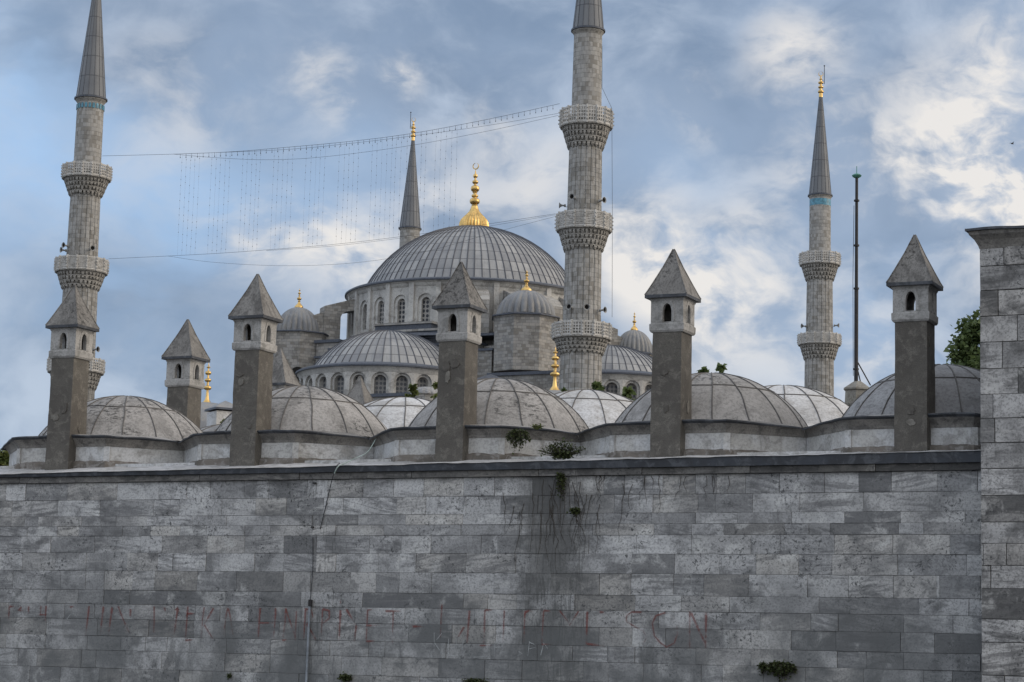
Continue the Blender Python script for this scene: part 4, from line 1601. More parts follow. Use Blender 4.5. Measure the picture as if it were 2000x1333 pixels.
def low_block(px0, px1, Y, py_top, depth=7.0, lead=0.3, zbot=0.0):
    a, b_ = MRi @ (at(px0, py_top, Y) - MC), MRi @ (at(px1, py_top, Y) - MC)
    zt_ = (a.z + b_.z) / 2
    cx_, cy_ = (a.x + b_.x) / 2, (a.y + b_.y) / 2
    w = abs(b_.x - a.x)
    LW.box((cx_, cy_ + depth / 2, (zt_ - .15 + zbot) / 2), (w, depth, zt_ - .15 - zbot))
    LR.box((cx_, cy_ + depth / 2, zt_), (w + 0.4, depth + 0.4, lead))


low_block(612, 668, 221.5, 667, 5)
low_block(938, 968, 217, 657, 8)
low_block(940, 1096, 206.5, 730, 12)
low_block(700, 868, 203.5, 771, 9)
low_block(580, 705, 207, 786, 14)
low_block(1170, 1300, 212, 792, 10)
LW.box((0, 0, 12), (54, 50, 24))
mk('lower_storey', LW, rubble, mos)
mk('lower_roof', LR, blue_lead, mos)
# small hipped lead roof in front of the near turret
hp = MB()
a = MRi @ (at(958, 748, 203) - MC)
zt_ = at(958, 731, 203).z
hp.poly([(a.x - 2.2, a.y - 1.2, a.z), (a.x + 2.2, a.y - 1.2, a.z), (a.x, a.y, zt_)])
hp.poly([(a.x + 2.2, a.y - 1.2, a.z), (a.x + 2.2, a.y + 1.2, a.z), (a.x, a.y, zt_)])
hp.poly([(a.x + 2.2, a.y + 1.2, a.z), (a.x - 2.2, a.y + 1.2, a.z), (a.x, a.y, zt_)])
hp.poly([(a.x - 2.2, a.y + 1.2, a.z), (a.x - 2.2, a.y - 1.2, a.z), (a.x, a.y, zt_)])
hp.box((a.x, a.y, a.z / 2 - 0.1), (4.2, 2.2, a.z - 0.2))
mk('hipped_roof', hp, mosque_rib, mos)
# small dark arched openings low on the left turret and the right wall
for (px, py, Y, w) in ((581, 737, 220.2, 0.85),):
    a = MRi @ (at(px, py, Y) - MC)
    o = MB()
    o.profile_y([(-w, -1.0)] + round_arch(2 * w, 0.2) + [(w, -1.0)], -0.05, 0.4, Matrix.Translation((a.x, a.y, a.z)) @ Matrix.Rotation(0.25, 4, 'Z'))
    mk('arched_opening', o, void, mos)

# ------------------------------------------------------------------ minarets


def balcony(root, rP, z_top, z_bot, z_corb, r_shaft, grid):
    """pierced parapet of panels and posts, over tiers of stalactite carving"""
    b = MB()
    nP = 16
    hgt = z_top - z_bot
    # floor slab and base moulding
    b.lathe([(rP * 0.9, z_bot - 0.12), (rP * 1.0, z_bot - 0.05), (rP * 1.01, z_bot + 0.08), (rP * 0.97, z_bot + 0.1), (r_shaft * 0.9, z_bot + 0.11)], nP * 2, smooth=False, cap=False)
    bal = mk('balcony', b, carved, root)
    p = MB()
    nh, nv = grid
    w = 2 * rP * sin(pi / nP)
    ap = rP * cos(pi / nP) - 0.04
    for i in range(nP):
        a = 2 * pi * (i + 0.5) / nP
        fr = Matrix.Rotation(a + pi / 2, 4, 'Z') @ Matrix.Translation((0, -ap, 0))
        R3 = a + pi / 2

        def bar(x, z_, sx, sz, sy=0.09):
            c_ = fr @ Vector((x, 0, z_))
            p.box(c_, (sx, sy, sz), R3)
        bar(0, z_bot + 0.13, w * .98, 0.14, 0.12)
        bar(0, z_top - 0.06, w * .98, 0.12, 0.13)
        zz0, zz1 = z_bot + 0.2, z_top - 0.12
        iw = w * 0.74
        # solid margins beside the pierced field
        for sgn in (-1, 1):
            bar(sgn * (iw / 2 + w * 0.06), (zz0 + zz1) / 2, w * 0.12, zz1 - zz0, 0.085)
        for k in range(nh + 1):
            x = -iw / 2 + iw * k / nh
            bar(x, (zz0 + zz1) / 2, iw / nh * (0.32 if nh < 5 else 0.42), zz1 - zz0, 0.12)
        for k in range(nv + 1):
            z_ = zz0 + (zz1 - zz0) * k / nv
            bar(0, z_, iw, (zz1 - zz0) / nv * (0.32 if nv < 5 else 0.42), 0.114)
        # post with studs
        a2 = 2 * pi * i / nP
        px_, py_ = rP * cos(a2), rP * sin(a2)
        p.box((px_, py_, (z_bot + z_top) / 2 + 0.03), (0.16, 0.16, hgt + 0.06), a2)
        for k in range(4):
            z_ = z_bot + hgt * (0.2 + 0.22 * k)
            p.box((px_ + 0.12 * cos(a2), py_ + 0.12 * sin(a2), z_), (0.13, 0.11, 0.11), a2)
    mk('parapet', p, parapet_stone, bal)
    c = MB()
    tiers = 4
    Ht = z_bot - 0.12 - z_corb
    core = []
    for k in range(tiers + 1):
        f = k / tiers
        rr = r_shaft * 1.0 + (rP * 0.90 - r_shaft) * f ** 0.85
        core.append((rr, z_corb + Ht * f))
    core2 = [(r_shaft * 0.98, z_corb - 0.12)]
    for k in range(tiers):
        core2 += [(core[k][0] - 0.10, core[k][1] + 0.02), (core[k][0] + 0.0, core[k][1] + Ht / tiers * 0.85)]
    core2.append(core[-1])
    c.lathe(core2, 40, smooth=False, cap=False)
    for k in range(tiers):
        rr = core[k + 1][0]
        z1 = core[k + 1][1]
        hz = Ht / tiers
        nt = (26, 30, 34, 36)[k]
        c.lathe([(rr - .12, z1 - .06), (rr + 0.05, z1 - 0.05), (rr + 0.05, z1 + 0.03), (rr - .12, z1 + 0.04)], 40, smooth=False, cap=False)
        for i in range(nt):
            a = 2 * pi * (i + (0.5 if k % 2 else 0)) / nt
            tw = 2 * pi * rr / nt * random.uniform(0.5, 0.78)
            # wedge: wide at the top, pointed drip below
            fr = Matrix.Rotation(a, 4, 'Z')
            t0, t1 = rr - 0.30, rr + 0.02
            zlow = z1 - hz * random.uniform(0.7, 1.1)
            top = [fr @ Vector((t0, -tw / 2, z1)), fr @ Vector((t1, -tw / 2, z1)), fr @ Vector((t1, tw / 2, z1)), fr @ Vector((t0, tw / 2, z1))]
            mid = [fr @ Vector((t0, -tw / 2, z1 - hz * .45)), fr @ Vector((t1, -tw / 2, z1 - hz * .45)), fr @ Vector((t1, tw / 2, z1 - hz * .45)), fr @ Vector((t0, tw / 2, z1 - hz * .45))]
            low = [fr @ Vector((t0, -tw * .22, zlow)), fr @ Vector((t1 - .1, -tw * .22, zlow)), fr @ Vector((t1 - .1, tw * .22, zlow)), fr @ Vector((t0, tw * .22, zlow))]
            I = [[c.vert(q) for q in ring] for ring in (low, mid, top)]
            for lv in range(2):
                for j in range(4):
                    q = (j + 1) % 4
                    c.face((I[lv][j], I[lv][q], I[lv + 1][q], I[lv + 1][j]))
            c.face(I[0][::-1])
    mk('corbel', c, carved, bal)
    return bal


def horn(root, z_, ang, r, L=0.62):
    """loudspeaker horn on a bracket, pointing outwards along ang"""
    h = MB()
    fr = Matrix.Rotation(ang, 4, 'Z') @ Matrix.Translation((r, 0, z_)) @ Matrix.Rotation(pi / 2, 4, 'Y')
    prof = [(0.10, 0.0), (0.13, 0.02), (0.13, 0.16), (0.07, 0.2), (0.08, 0.32), (0.13, 0.45), (0.24, 0.57), (0.30, L), (0.27, L), (0.2, 0.55), (0.06, 0.42), (0.0, 0.4)]
    m = MB()
    m.lathe(prof, 14, smooth=True, cap=True)
    o = len(h.v)
    h.v += [fr @ v for v in m.v]
    h.f = [tuple(q + o for q in f) for f in m.f]
    h.uv, h.sm, h.mi, h.col = m.uv, m.sm, [1 if i >= 14 * 9 else 0 for i in range(len(m.f))], m.col
    fr2 = Matrix.Rotation(ang, 4, 'Z')
    a = fr2 @ Vector((r - 0.35, 0, z_ - 0.12))
    h.tube([a, fr2 @ Vector((r + 0.1, 0, z_ - 0.12)), fr2 @ Vector((r + 0.1, 0, z_))], 0.03, 5)
    mk('loudspeaker', h, [speaker_grey, void], root)


def minaret(px, py, Y, label, tip, cone_base, cone_r, sh, bals, horns, tiles, rod=None, fin=True):
    """sh: list of (py, radius px) down the shaft; bals: (py_top, py_bot, py_corbel, r px)"""
    P = at(px, py, Y)
    X = P.x
    u = Y / F
    root = empty('minaret', (X, Y, 0))
    tag(root, label, 'minaret', 'minarets of the mosque')
    Z = lambda y, r=0.0: zfor(X, Y - r, y)
    # shaft
    prof = []
    for (y, r) in sh:
        prof.append((r * u, Z(y, r * u)))
    prof.append((sh[-1][1] * u * 1.02, 18.0))
    prof += [(sh[-1][1] * u * 1.5, 13.0), (sh[-1][1] * u * 1.5, 0.0)]
    prof = prof[::-1]
    sb = MB()
    zpoly = Z(bals[0][1], 0) if bals else 0

    def rf(a, z_):
        # upright grooves below the top balcony
        if not bals or z_ > zpoly:
            return 1.0
        k = (a * 20 / (2 * pi)) % 1.0
        return 0.955 if (k < 0.11 or k > 0.99) else 1.0
    # add rings so that the groove test has somewhere to change
    full = []
    for k in range(len(prof) - 1):
        (r0, z0), (r1, z1) = prof[k], prof[k + 1]
        full.append((r0, z0))
        if bals and z0 < zpoly < z1:
            f = (zpoly - z0) / (z1 - z0)
            full.append((r0 + (r1 - r0) * f, zpoly - 0.01))
            full.append((r0 + (r1 - r0) * f, zpoly + 0.01))
    full.append(prof[-1])
    sb.lathe(full, 180, smooth=True, rf=rf)
    mk('shaft', sb, shaft_stone, root, sharp=30)
    # collar and spire
    zc = Z(cone_base, cone_r * u)
    rr = cone_r * u
    cl = MB()
    cl.lathe([(sh[0][1] * u * 0.99, zc - 0.52), (rr * 0.94, zc - 0.34), (rr * 1.02, zc - 0.2), (rr * 1.02, zc - 0.1), (rr * 0.8, zc - 0.09)], 40, smooth=True, cap=False)
    cl.lathe([(rr * 0.9, zc - 0.10), (rr * 1.1, zc - 0.09), (rr * 1.1, zc + 0.06), (rr * 0.95, zc + 0.12)], 40, smooth=True, cap=False, mi=1)
    mk('collar', cl, [carved, blue_lead], root)
    zt = Z(tip, 0)
    sp = MB()
    nr = 16
    K = 8
    r_tip = 0.2
    sp.lathe([(rr * 0.985 + (r_tip - rr * 0.985) * k / K, zc + 0.1 + (zt - zc - 0.1) * k / K) for k in range(K + 1)], nr * 3, uscale=nr, smooth=True)
    for i in range(nr):
        a = 2 * pi * i / nr
        sp.tube([((rr * 0.99 + (r_tip - rr * 0.99) * f) * cos(a), (rr * 0.99 + (r_tip - rr * 0.99) * f) * sin(a), zc + 0.1 + (zt - zc - 0.1) * f) for f in (0, .5, 1)], 0.032, 4, mi=1, r2=0.015)
    mk('spire', sp, [spire_lead, mosque_rib], root)
    if fin:
        fm = MB()
        hF = (zt - zc) * 0.255
        finial(fm, (0, 0, 0), zt - 0.1, hF, 1.0, [(0, .24), (0.08, .24), (0.16, .22)] + bulbs([(0.22, 0.05, .36, .2), (0.40, 0.04, .33, .17), (0.58, 0.045, .33, .15), (0.72, 0.02, .2, .1)]) + [(0.78, 0.1), (0.84, 0.06)], 20)
        crescent(fm, (0, 0, zt - 0.1 + hF * 0.93), 0.3)
        f_ = mk('finial', fm, gold, root)
        if rod is not None:
            rm = MB()
            rm.tube([(rod, 0, zt + hF * 0.5), (rod, 0, zt + hF * 1.22)], 0.04, 5)
            rm.lathe([(0.0, 0), (0.09, .06), (0.09, .12), (0, .2)], 8, (rod, 0, zt + hF * 1.2))
            rm.tube([(rod, 0, zt + hF * 0.62), (0, 0, zt + hF * 0.62)], 0.03, 4)
            mk('lightning_rod', rm, iron, f_)
    if tiles:
        tm = MB()
        r_s = sh[0][1] * u
        if tiles == 'arches':
            n = 22
            for i in range(n):
                a = 2 * pi * i / n
                fr = Matrix.Rotation(a + pi / 2, 4, 'Z') @ Matrix.Translation((0, -r_s, 0))
                tm.profile_y([(-.12, zc - 1.15)] + [(x, z_) for x, z_ in round_arch(.24, zc - 0.75, 4)] + [(.12, zc - 1.15)], -0.07, 0.05, fr)
        else:
            tm.lathe([(r_s * 1.0, zc - 1.35), (r_s * 1.012, zc - 1.33), (r_s * 1.012, zc - 0.55), (r_s, zc - 0.53)], 48, smooth=True, cap=False)
        mk('tile_band', tm, tile, root)
    grids = [(3, 4), (6, 8), (3, 4)]
    for k, (yt, yb, yc, r) in enumerate(bals):
        rb_ = r * u
        # shaft radius under the balcony
        rs = min((abs(y - yc), rr_) for (y, rr_) in sh)[1] * u
        balcony(root, rb_ * 0.965, Z(yt, rb_), Z(yb, rb_), Z(yc, rs), rs, grids[k % 3])
    for (hx, hy) in horns:
        # angle that brings the horn to this column
        yy = hy
        rs = min((abs(y - yy), rr_) for (y, rr_) in sh)[1] * u
        zz = Z(yy, rs * 0.7)
        dx = (at(hx, hy, Y).x - X) / (rs + 0.3)
        dx = max(-1, min(1, dx))
        ang = atan2(-sqrt(max(0, 1 - dx * dx)), dx)
        horn(root, zz, ang, rs + 0.12)
    return root, X, Y


M1 = minaret(1149, 52, 197, 'tallest looking minaret, nearest of the four, rising right of the main dome', -190, 52, 31.5,
             [(60, 28.3), (200, 30), (240, 32), (290, 33), (400, 34.3), (445, 35), (490, 36.2), (610, 37.3), (655, 40), (695, 41), (760, 42)],
             [(204, 238, 286, 54), (409, 442, 487, 56.5), (625, 655, 690, 60)],
             [(1098, 398), (1120, 389), (1172, 392), (1114, 603), (1143, 604), (1173, 605)], None, fin=True)
M2 = minaret(178, 187, 217, 'minaret at the far left of the photo, its foot behind a chimney', -52, 187, 30,
             [(196, 26.5), (310, 27), (345, 29), (385, 29.7), (490, 30.8), (530, 33), (566, 34), (690, 36), (722, 38), (760, 39)],
             [(315, 341, 380, 49.5), (498, 525, 563, 53), (695, 722, 757, 56)],
             [(131, 490), (136, 482), (183, 487), (188, 681)], 'arches')
M3 = minaret(801, 443, 292, 'most distant minaret, only its top showing behind the left of the main dome', 274, 443, 21,
             [(450, 19.8), (500, 20), (700, 22)], [], [], None, rod=-0.42)
M4 = minaret(1602, 378, 262, 'slender minaret to the right of centre, standing beside the flagpole', 189, 378, 22.5,
             [(384, 21), (480, 21.3), (515, 24), (550, 25.5), (640, 26.5), (668, 28), (705, 28.5), (790, 29)],
             [(489, 512, 546, 41), (648, 669, 700, 43)],
             [(1571, 637), (1630, 634)], 'band', rod=0.42)

# ------------------------------------------------------------------ string lights between the two near minarets
PA = Vector((M2[1], M2[2], 0))
PB = Vector((M1[1], M1[2], 0))
dAB = (PB - PA).normalized()
nAB = Vector((-dAB.y, dAB.x, 0))


def onab(px, py):
    d = ray(px, py)
    k = nAB.dot(PA - EYE) / nAB.dot(d)
    return EYE + d * k


def spline(pts, n=10):
    """smooth curve through pixel points"""
    out = []
    P = [Vector(p) for p in pts]
    for k in range(len(P) - 1):
        p0, p1, p2, p3 = P[max(0, k - 1)], P[k], P[k + 1], P[min(len(P) - 1, k + 2)]
        for q in range(n):
            t_ = q / n
            out.append(0.5 * ((2 * p1) + (p2 - p0) * t_ + (2 * p0 - 5 * p1 + 4 * p2 - p3) * t_ ** 2 + (3 * p1 - p0 - 3 * p2 + p3) * t_ ** 3))
    out.append(P[-1])
    return out


sl = empty('string_lights', onab(640, 300))
tag(sl, 'curtain of unlit light strings hung on cables between the left and near minarets', 'string lights')
sl0 = onab(640, 300)


def cable(name, pts, r=0.022):
    mb = MB()
    sp_ = spline(pts)
    mb.tube([onab(p.x, p.y) - sl0 for p in sp_], r, 5)
    mk(name, mb, wire_mat, sl)
    return sp_


UP = [(200, 305), (338, 301.5), (450, 297), (550, 289), (680, 277), (805, 261), (950, 234), (1093, 203)]
up = cable('carrying_cable', UP, 0.017)
cable('carrying_cable', [(338, 301.5), (550, 293), (680, 281), (805, 266), (950, 246), (1090, 222)], 0.014)
cable('sagging_cable', [(338, 301.5), (430, 309), (530, 312.5), (640, 306), (800, 285), (950, 257), (1090, 226)], 0.014)
lo = cable('carrying_cable', [(212, 506), (328, 500.5), (430, 495), (520, 488.5), (650, 478), (780, 463), (900, 446), (1085, 418)], 0.015)
cable('carrying_cable', [(520, 490), (650, 481), (780, 466), (900, 451), (1085, 420)], 0.012)
cable('sagging_cable', [(328, 500.5), (420, 513), (560, 519.5), (700, 513), (830, 492), (960, 456), (1082, 424)], 0.012)


def curve_y(c, x):
    for k in range(len(c) - 1):
        if c[k].x <= x <= c[k + 1].x:
            f = (x - c[k].x) / max(1e-6, c[k + 1].x - c[k].x)
            return c[k].y + (c[k + 1].y - c[k].y) * f
    return c[-1].y


tops = [300 + x / 4 for x in (225, 258, 292, 324, 360, 458, 492, 528, 562, 598, 700, 735, 770, 805, 840, 945, 980, 1013, 1052, 1090, 1198, 1236, 1272, 1307, 1345,
                              1455, 1495, 1530, 1567, 1603, 1712)] + [737, 747, 757, 767, 775, 785, 796, 824, 833, 853, 862, 873, 883, 893]
for x in tops:
    P = onab(x, curve_y(up, x))
    # it hangs plumb: where does the plumb line meet the lower cable?
    xb = x
    for _ in range(3):
        yb = curve_y(lo, xb)
        Q = onab(xb, yb)
        # pixel column of the point below P at height Q.z
        c_ = CM.transposed() @ (Vector((P.x, P.y, Q.z)) - EYE)
        xb = 1000 - c_.x / c_.z * F
    zb = Q.z
    mb = MB()
    sway = random.uniform(-.12, .12)
    pts = [Vector((P.x - sl0.x + sway * f * (1 - f) * 2, P.y - sl0.y, P.z + (zb - P.z) * f - sl0.z)) for f in [k / 6 for k in range(7)]]
    mb.tube(pts, 0.0045, 4)
    f = 0.04 + random.uniform(0, .05)
    while f < 0.98:
        if random.random() < 0.8:
            q = Vector((P.x - sl0.x + sway * f * (1 - f) * 2, P.y - sl0.y, P.z + (zb - P.z) * f - sl0.z))
            mb.box(q, (0.042, 0.042, 0.085))
        f += 0.075 + random.uniform(-.02, .02)
    mk('light_string', mb, string_mat, sl)
hk = MB()
for k in range(66):
    x = 352 + k * 11.2
    y = curve_y(up, x)
    hk.tube([onab(x, y) - sl0, onab(x, y + 6 + random.uniform(-1, 1.5)) - sl0], 0.013, 4)
    hk.box(onab(x, y + 7) - sl0, (0.06, 0.06, 0.11))
tag(mk('bulb_hooks', hk, wire_mat, sl), kind='stuff')

dc = MB()
q0 = at(1170, 62, 194.6)
pts = [at(1176, 90, 194.6), at(1176, 172, 194.6), at(1195, 212, 194.6), at(1196, 420, 194.6), at(1195.5, 620, 194.6)]
dc.tube([p - pts[0] for p in pts], 0.018, 5)
tag(mk('cable', dc, wire_mat, None, pts[0]), 'thin lightning cable hanging plumb down the right side of the nearest minaret', 'cable')

# ------------------------------------------------------------------ annexes, kiosk, flagpole


def annex(px, Y, py_tip, py_base, rb, label, z_low=0.0):
    """low domed annex whose gilded finial shows over the madrasa"""
    P = at(px, py_base, Y)
    u = Y / F
    r = empty('annex', (P.x, P.y, 0), -0.4)
    tag(r, label, 'annex')
    w = MB()
    w.lathe([(3.4, 0), (3.4, P.z - 2.6), (3.6, P.z - 2.5)], 8, smooth=False)
    mk('wall', w, rubble, r)
    d = MB()
    d.lathe([(3.5 * cos(pi / 2 * k / 10), P.z - 2.5 + 2.6 * sin(pi / 2 * k / 10)) for k in range(11)], 64, smooth=True, cap=False, rf=lambda a, z_: 1 + .02 * abs(sin(a * 12)))
    dd = mk('dome', d, flute_lead, r)
    f = MB()
    zt = zfor(P.x, P.y, py_tip)
    H_ = zt - P.z
    finial(f, (0, 0, 0), P.z - 0.05, H_ + .05, rb * u, [(0, 1.3), (0.03, 1.35), (0.07, 1.0), (0.14, 0.5), (0.24, 0.36), (.34, .3)] + bulbs([(0.40, 0.05, 1.0, .32), (0.58, 0.04, .86, .3), (0.75, 0.045, .8, .26), (0.88, .02, .5, .14)]) + [(0.93, .16), (1.0, 0.02)], 24)
    mk('finial', f, gold, dd)


annex(1083, 150, 678, 766, 9.5, 'annex below the nearest minaret, its gold bulbed finial showing over the madrasa')
annex(404, 135, 708, 790, 7.5, 'annex at the left with a thin gold finial showing beside the set back chimney')

kz = 78
K0 = at(426, 797, kz)
kio = empty('kiosk', (K0.x, K0.y, 0), -0.45)
tag(kio, 'small square stone kiosk with a shallow lead roof between two brown chimneys', 'kiosk')
kb = MB()
kb.box((0, 0.45, (K0.z - .12) / 2), (0.98, 0.98, K0.z - .12), pi / 4 + 0.15)
kw = mk('wall', kb, plaster, kio)
kr = MB()
hw = 0.80
R2 = Matrix.Rotation(0.15, 3, 'Z')
cor = [R2 @ Vector(q) for q in ((0, -hw, 0), (hw, 0, 0), (0, hw, 0), (-hw, 0, 0))]
ap = Vector((0.0, 0.45, at(428, 780, kz).z))
for j in range(4):
    a, b_ = cor[j] + Vector((0, .45, K0.z)), cor[(j + 1) % 4] + Vector((0, .45, K0.z))
    kr.poly([a, b_, ap])
    kr.poly([a - Vector((0, 0, .07)), b_ - Vector((0, 0, .07)), b_, a], mi=1)
kr.poly([q + Vector((0, .45, K0.z - .07)) for q in cor[::-1]], mi=1)
mk('roof', kr, [flute_lead, blue_lead], kio)

fz = 66
F0 = at(1672, 748, fz)
fp = empty('flagpole', (F0.x, F0.y, F0.z))
tag(fp, 'tall thin dark iron flagpole on a concrete block behind the domes', 'flagpole')
fb_ = MB()
ztop = zfor(F0.x, F0.y, 347) - F0.z
fb_.tube([(0, 0, -0.1), (0, 0, ztop * 0.45)], 0.062, 10)
fb_.tube([(0, 0, ztop * 0.45), (0, 0, ztop)], 0.052, 10, r2=0.045)
for f in (0.06, 0.45, 0.66, 0.88):
    fb_.lathe([(0.05, 0), (0.085, .01), (0.085, .06), (0.05, .07)], 10, (0, 0, ztop * f))
fb_.tube([(0.05, 0, 0.62), (0.42, -0.1, -0.08)], 0.022, 6)
fb_.tube([(0.03, 0.05, 0.5), (0.2, 0.25, -0.05)], 0.02, 6)
mk('pole', fb_, iron, fp)
tb = MB()
tb.lathe([(0.06, ztop - 0.02), (0.13, ztop + 0.02), (0.15, ztop + 0.06), (0.10, ztop + 0.10), (0.03, ztop + 0.12), (0.0, ztop + .13)], 12, smooth=True)
tb.tube([(0, 0, ztop + 0.1), (0, 0, ztop + 0.35)], 0.012, 5)
mk('truck', tb, copper_green, fp)
rp = MB()
rp.tube([(-0.085, -.03, ztop * 0.86), (-0.11, -.03, ztop * .5), (-0.09, -.03, 0.2)], 0.008, 4)
mk('halyard', rp, wire_mat, fp)

cbk = MB()
b0 = at(1676, 770, fz)
cbk.lathe([(0.40, 0), (0.42, 0.05), (0.40, 0.44), (0.46, 0.47), (0.45, 0.52), (0.12, 0.74), (0.0, 0.75)], 6, smooth=False, a0=0.25)
cbo = mk('concrete_block', cbk, concrete, None, (F0.x + 0.05, F0.y, F0.z - 0.7))
tag(cbo, 'mossy concrete block with a sloped top under the flagpole foot', 'block')
th = empty('tiled_house', (at(1660, 790, fz).x, fz + 1.2, 0), -A)
tag(th, 'low house with a mossy ribbed tile roof, half hidden behind the right domes', 'house')
tw = MB()
zr = at(1650, 785, fz).z
tw.box((0, 2, (zr - 1.0) / 2), (6, 4, zr - 1.0))
mk('wall', tw, plaster, th)
tr_ = MB()
for k in range(22):
    x = -3.1 + k * 0.29
    tr_.tube([(x, -0.4, zr - 0.95), (x, 1.9, zr + 0.05)], 0.12, 8)
tr_.poly([(-3.2, -.4, zr - 1.0), (3.2, -.4, zr - 1.0), (3.2, 2, zr + .02), (-3.2, 2, zr + .02)])
tr_.poly([(3.2, 4.4, zr - 1.0), (-3.2, 4.4, zr - 1.0), (-3.2, 2, zr + .02), (3.2, 2, zr + .02)])
tr_.tube([(-3.3, 2, zr + .1), (3.3, 2, zr + .1)], 0.14, 8)
mk('roof', tr_, rooftile, th)

# small fluted dome and a slender finial-less cupola between the madrasa and the mosque
S0 = at(831, 772, 120)
cu = empty('cupola', (S0.x, S0.y, 0))
tag(cu, 'tiny ribbed lead cupola peeping between leaves in front of the left half dome', 'cupola')
w = MB()
w.lathe([(0.8, 0), (0.8, S0.z - 0.1), (0.86, S0.z)], 12, smooth=False)
mk('wall', w, rubble, cu)
d = MB()
d.lathe([(0.82 * cos(pi / 2 * k / 8), S0.z + 0.45 * sin(pi / 2 * k / 8)) for k in range(9)], 96, smooth=True, cap=False, rf=lambda a, z_: 1 + .06 * abs(sin(a * 8)))
mk('dome', d, grey_lead, cu)

# ------------------------------------------------------------------ trees and plants


def leaf(mb, p, size, mat_t, nrm=None):
    """one pointed leaf as two triangles folded along its rib"""
    d = Vector((random.gauss(0, 1), random.gauss(0, 1), random.gauss(-.15, .7)))
    d.normalize()
    up = Vector((random.gauss(0, .6), random.gauss(0, .6), 1)).normalized()
    sx = d.cross(up)
    if sx.length < 1e-3:
        return
    sx.normalize()
    nn = sx.cross(d)
    L, w = size, size * 0.42
    mb.cc = (mat_t, 0, 0, 1)
    a, b = p, p + d * L
    l = p + d * L * .45 + sx * w + nn * w * .25
    r = p + d * L * .45 - sx * w + nn * w * .25
    ia, ib, il, ir = (mb.vert(q) for q in (a, b, l, r))
    mb.face((ia, il, ib))
    mb.face((ia, ib, ir))


def tree(px, py_top, Y, rpx, hpx, label, nleaf=2600, mat=None, lsize=0.16, sparse=0.0, clumps=26, csc=1.0, group='trees behind the madrasa', tall=None):
    """crown of leaf clumps on limbs, on a tapered trunk down to the ground"""
    u = Y / F
    T_ = at(px, py_top, Y)
    r, h = rpx * u, hpx * u
    ztop = T_.z
    root = empty('tree', (T_.x, T_.y, 0))
    tag(root, label, 'tree', group)
    tm = MB()
    zc = ztop - h / 2
    tm.tube([(0.05, 0, 0), (-.05, .05, (zc - h * .3) * .5), (0, 0, zc - h * 0.35), (0.03, 0, zc + h * 0.15)], 0.22, 9, r2=0.05)
    cents = []
    for k in range(clumps):
        for _ in range(30):
            q = Vector((random.uniform(-1, 1), random.uniform(-1, 1), random.uniform(-1, 1)))
            if 0.25 < q.length < 1:
                break
        taper = 1.0 - 0.55 * max(0, q.z) ** 1.5
        p = Vector((q.x * r * taper, q.y * r * taper, zc + q.z * h / 2 * 0.9))
        cents.append(p)
        base = Vector((0, 0, zc - h * 0.35 + (q.z + 1) * h * 0.15))
        mid = base.lerp(p, 0.5) + Vector((0, 0, -0.05 * h))
        tm.tube([base, mid, p], 0.045, 5, r2=0.01)
    mk('trunk', tm, bark, root)
    cm = MB()
    # make sure something reaches the top
    cents.append(Vector((0, 0, ztop - 0.25)))
    per = max(8, nleaf // len(cents))
    for p in cents:
        cr = r * random.uniform(0.22, 0.4) * csc
        t0 = random.uniform(0.15, 0.85)
        for _ in range(per):
            g_ = Vector((random.gauss(0, .45), random.gauss(0, .45), random.gauss(0, .38)))
            pp = p + g_ * cr
            if pp.z > ztop + 0.1:
                continue
            leaf(cm, pp, lsize * random.uniform(.7, 1.3), min(1, max(0, t0 + random.gauss(0, .2))))
    mk('crown', cm, mat or leaf_green, root)


tree(1928, 598, 92, 76, 230, 'dark leafy tree behind the right dome, half hidden by the tall block building', 9000, leaf_green, 0.24, clumps=64)
tree(1372, 712, 84, 18, 170, 'lower of two small tree tops above a dome, next to the fourth tall chimney', 1100, leaf_green, 0.22, clumps=24, csc=0.6)
tree(1409, 706, 83, 18, 170, 'higher of two small tree tops above a dome, farther from the fourth tall chimney', 1100, leaf_green, 0.22, clumps=24, csc=0.6)
tree(1166, 742, 88, 25, 170, 'leafy tree peeping over the pale dome at the foot of the nearest minaret', 2200, leaf_green, 0.2, clumps=26, csc=0.7)
tree(1228, 752, 86, 40, 190, 'leafy tree between the pale dome and the fourth tall chimney, before the right half dome', 3600, leaf_green, 0.2, clumps=40, csc=0.7)
tree(806, 742, 80, 16, 150, 'yellowish sprig of a tree above the pale dome left of the middle chimney', 1000, leaf_olive, 0.17, clumps=18, csc=0.7)
tree(852, 740, 82, 16, 150, 'olive foliage of a tree showing against the left side of the middle chimney', 1200, leaf_olive, 0.17, clumps=18, csc=0.7)
tree(441, 808, 74, 12, 90, 'tiny shrubby tree growing against the kiosk wall', 900, leaf_olive, 0.1, clumps=14)
tree(10, 876, 66, 34, 150, 'light green tree at the far left edge behind the wall', 3200, leaf_olive, 0.16, clumps=34)
tree(1102, 752, 90, 9, 110, 'small sprig of a tree beside the gold finial at the minaret foot', 800, leaf_green, 0.15, clumps=14)


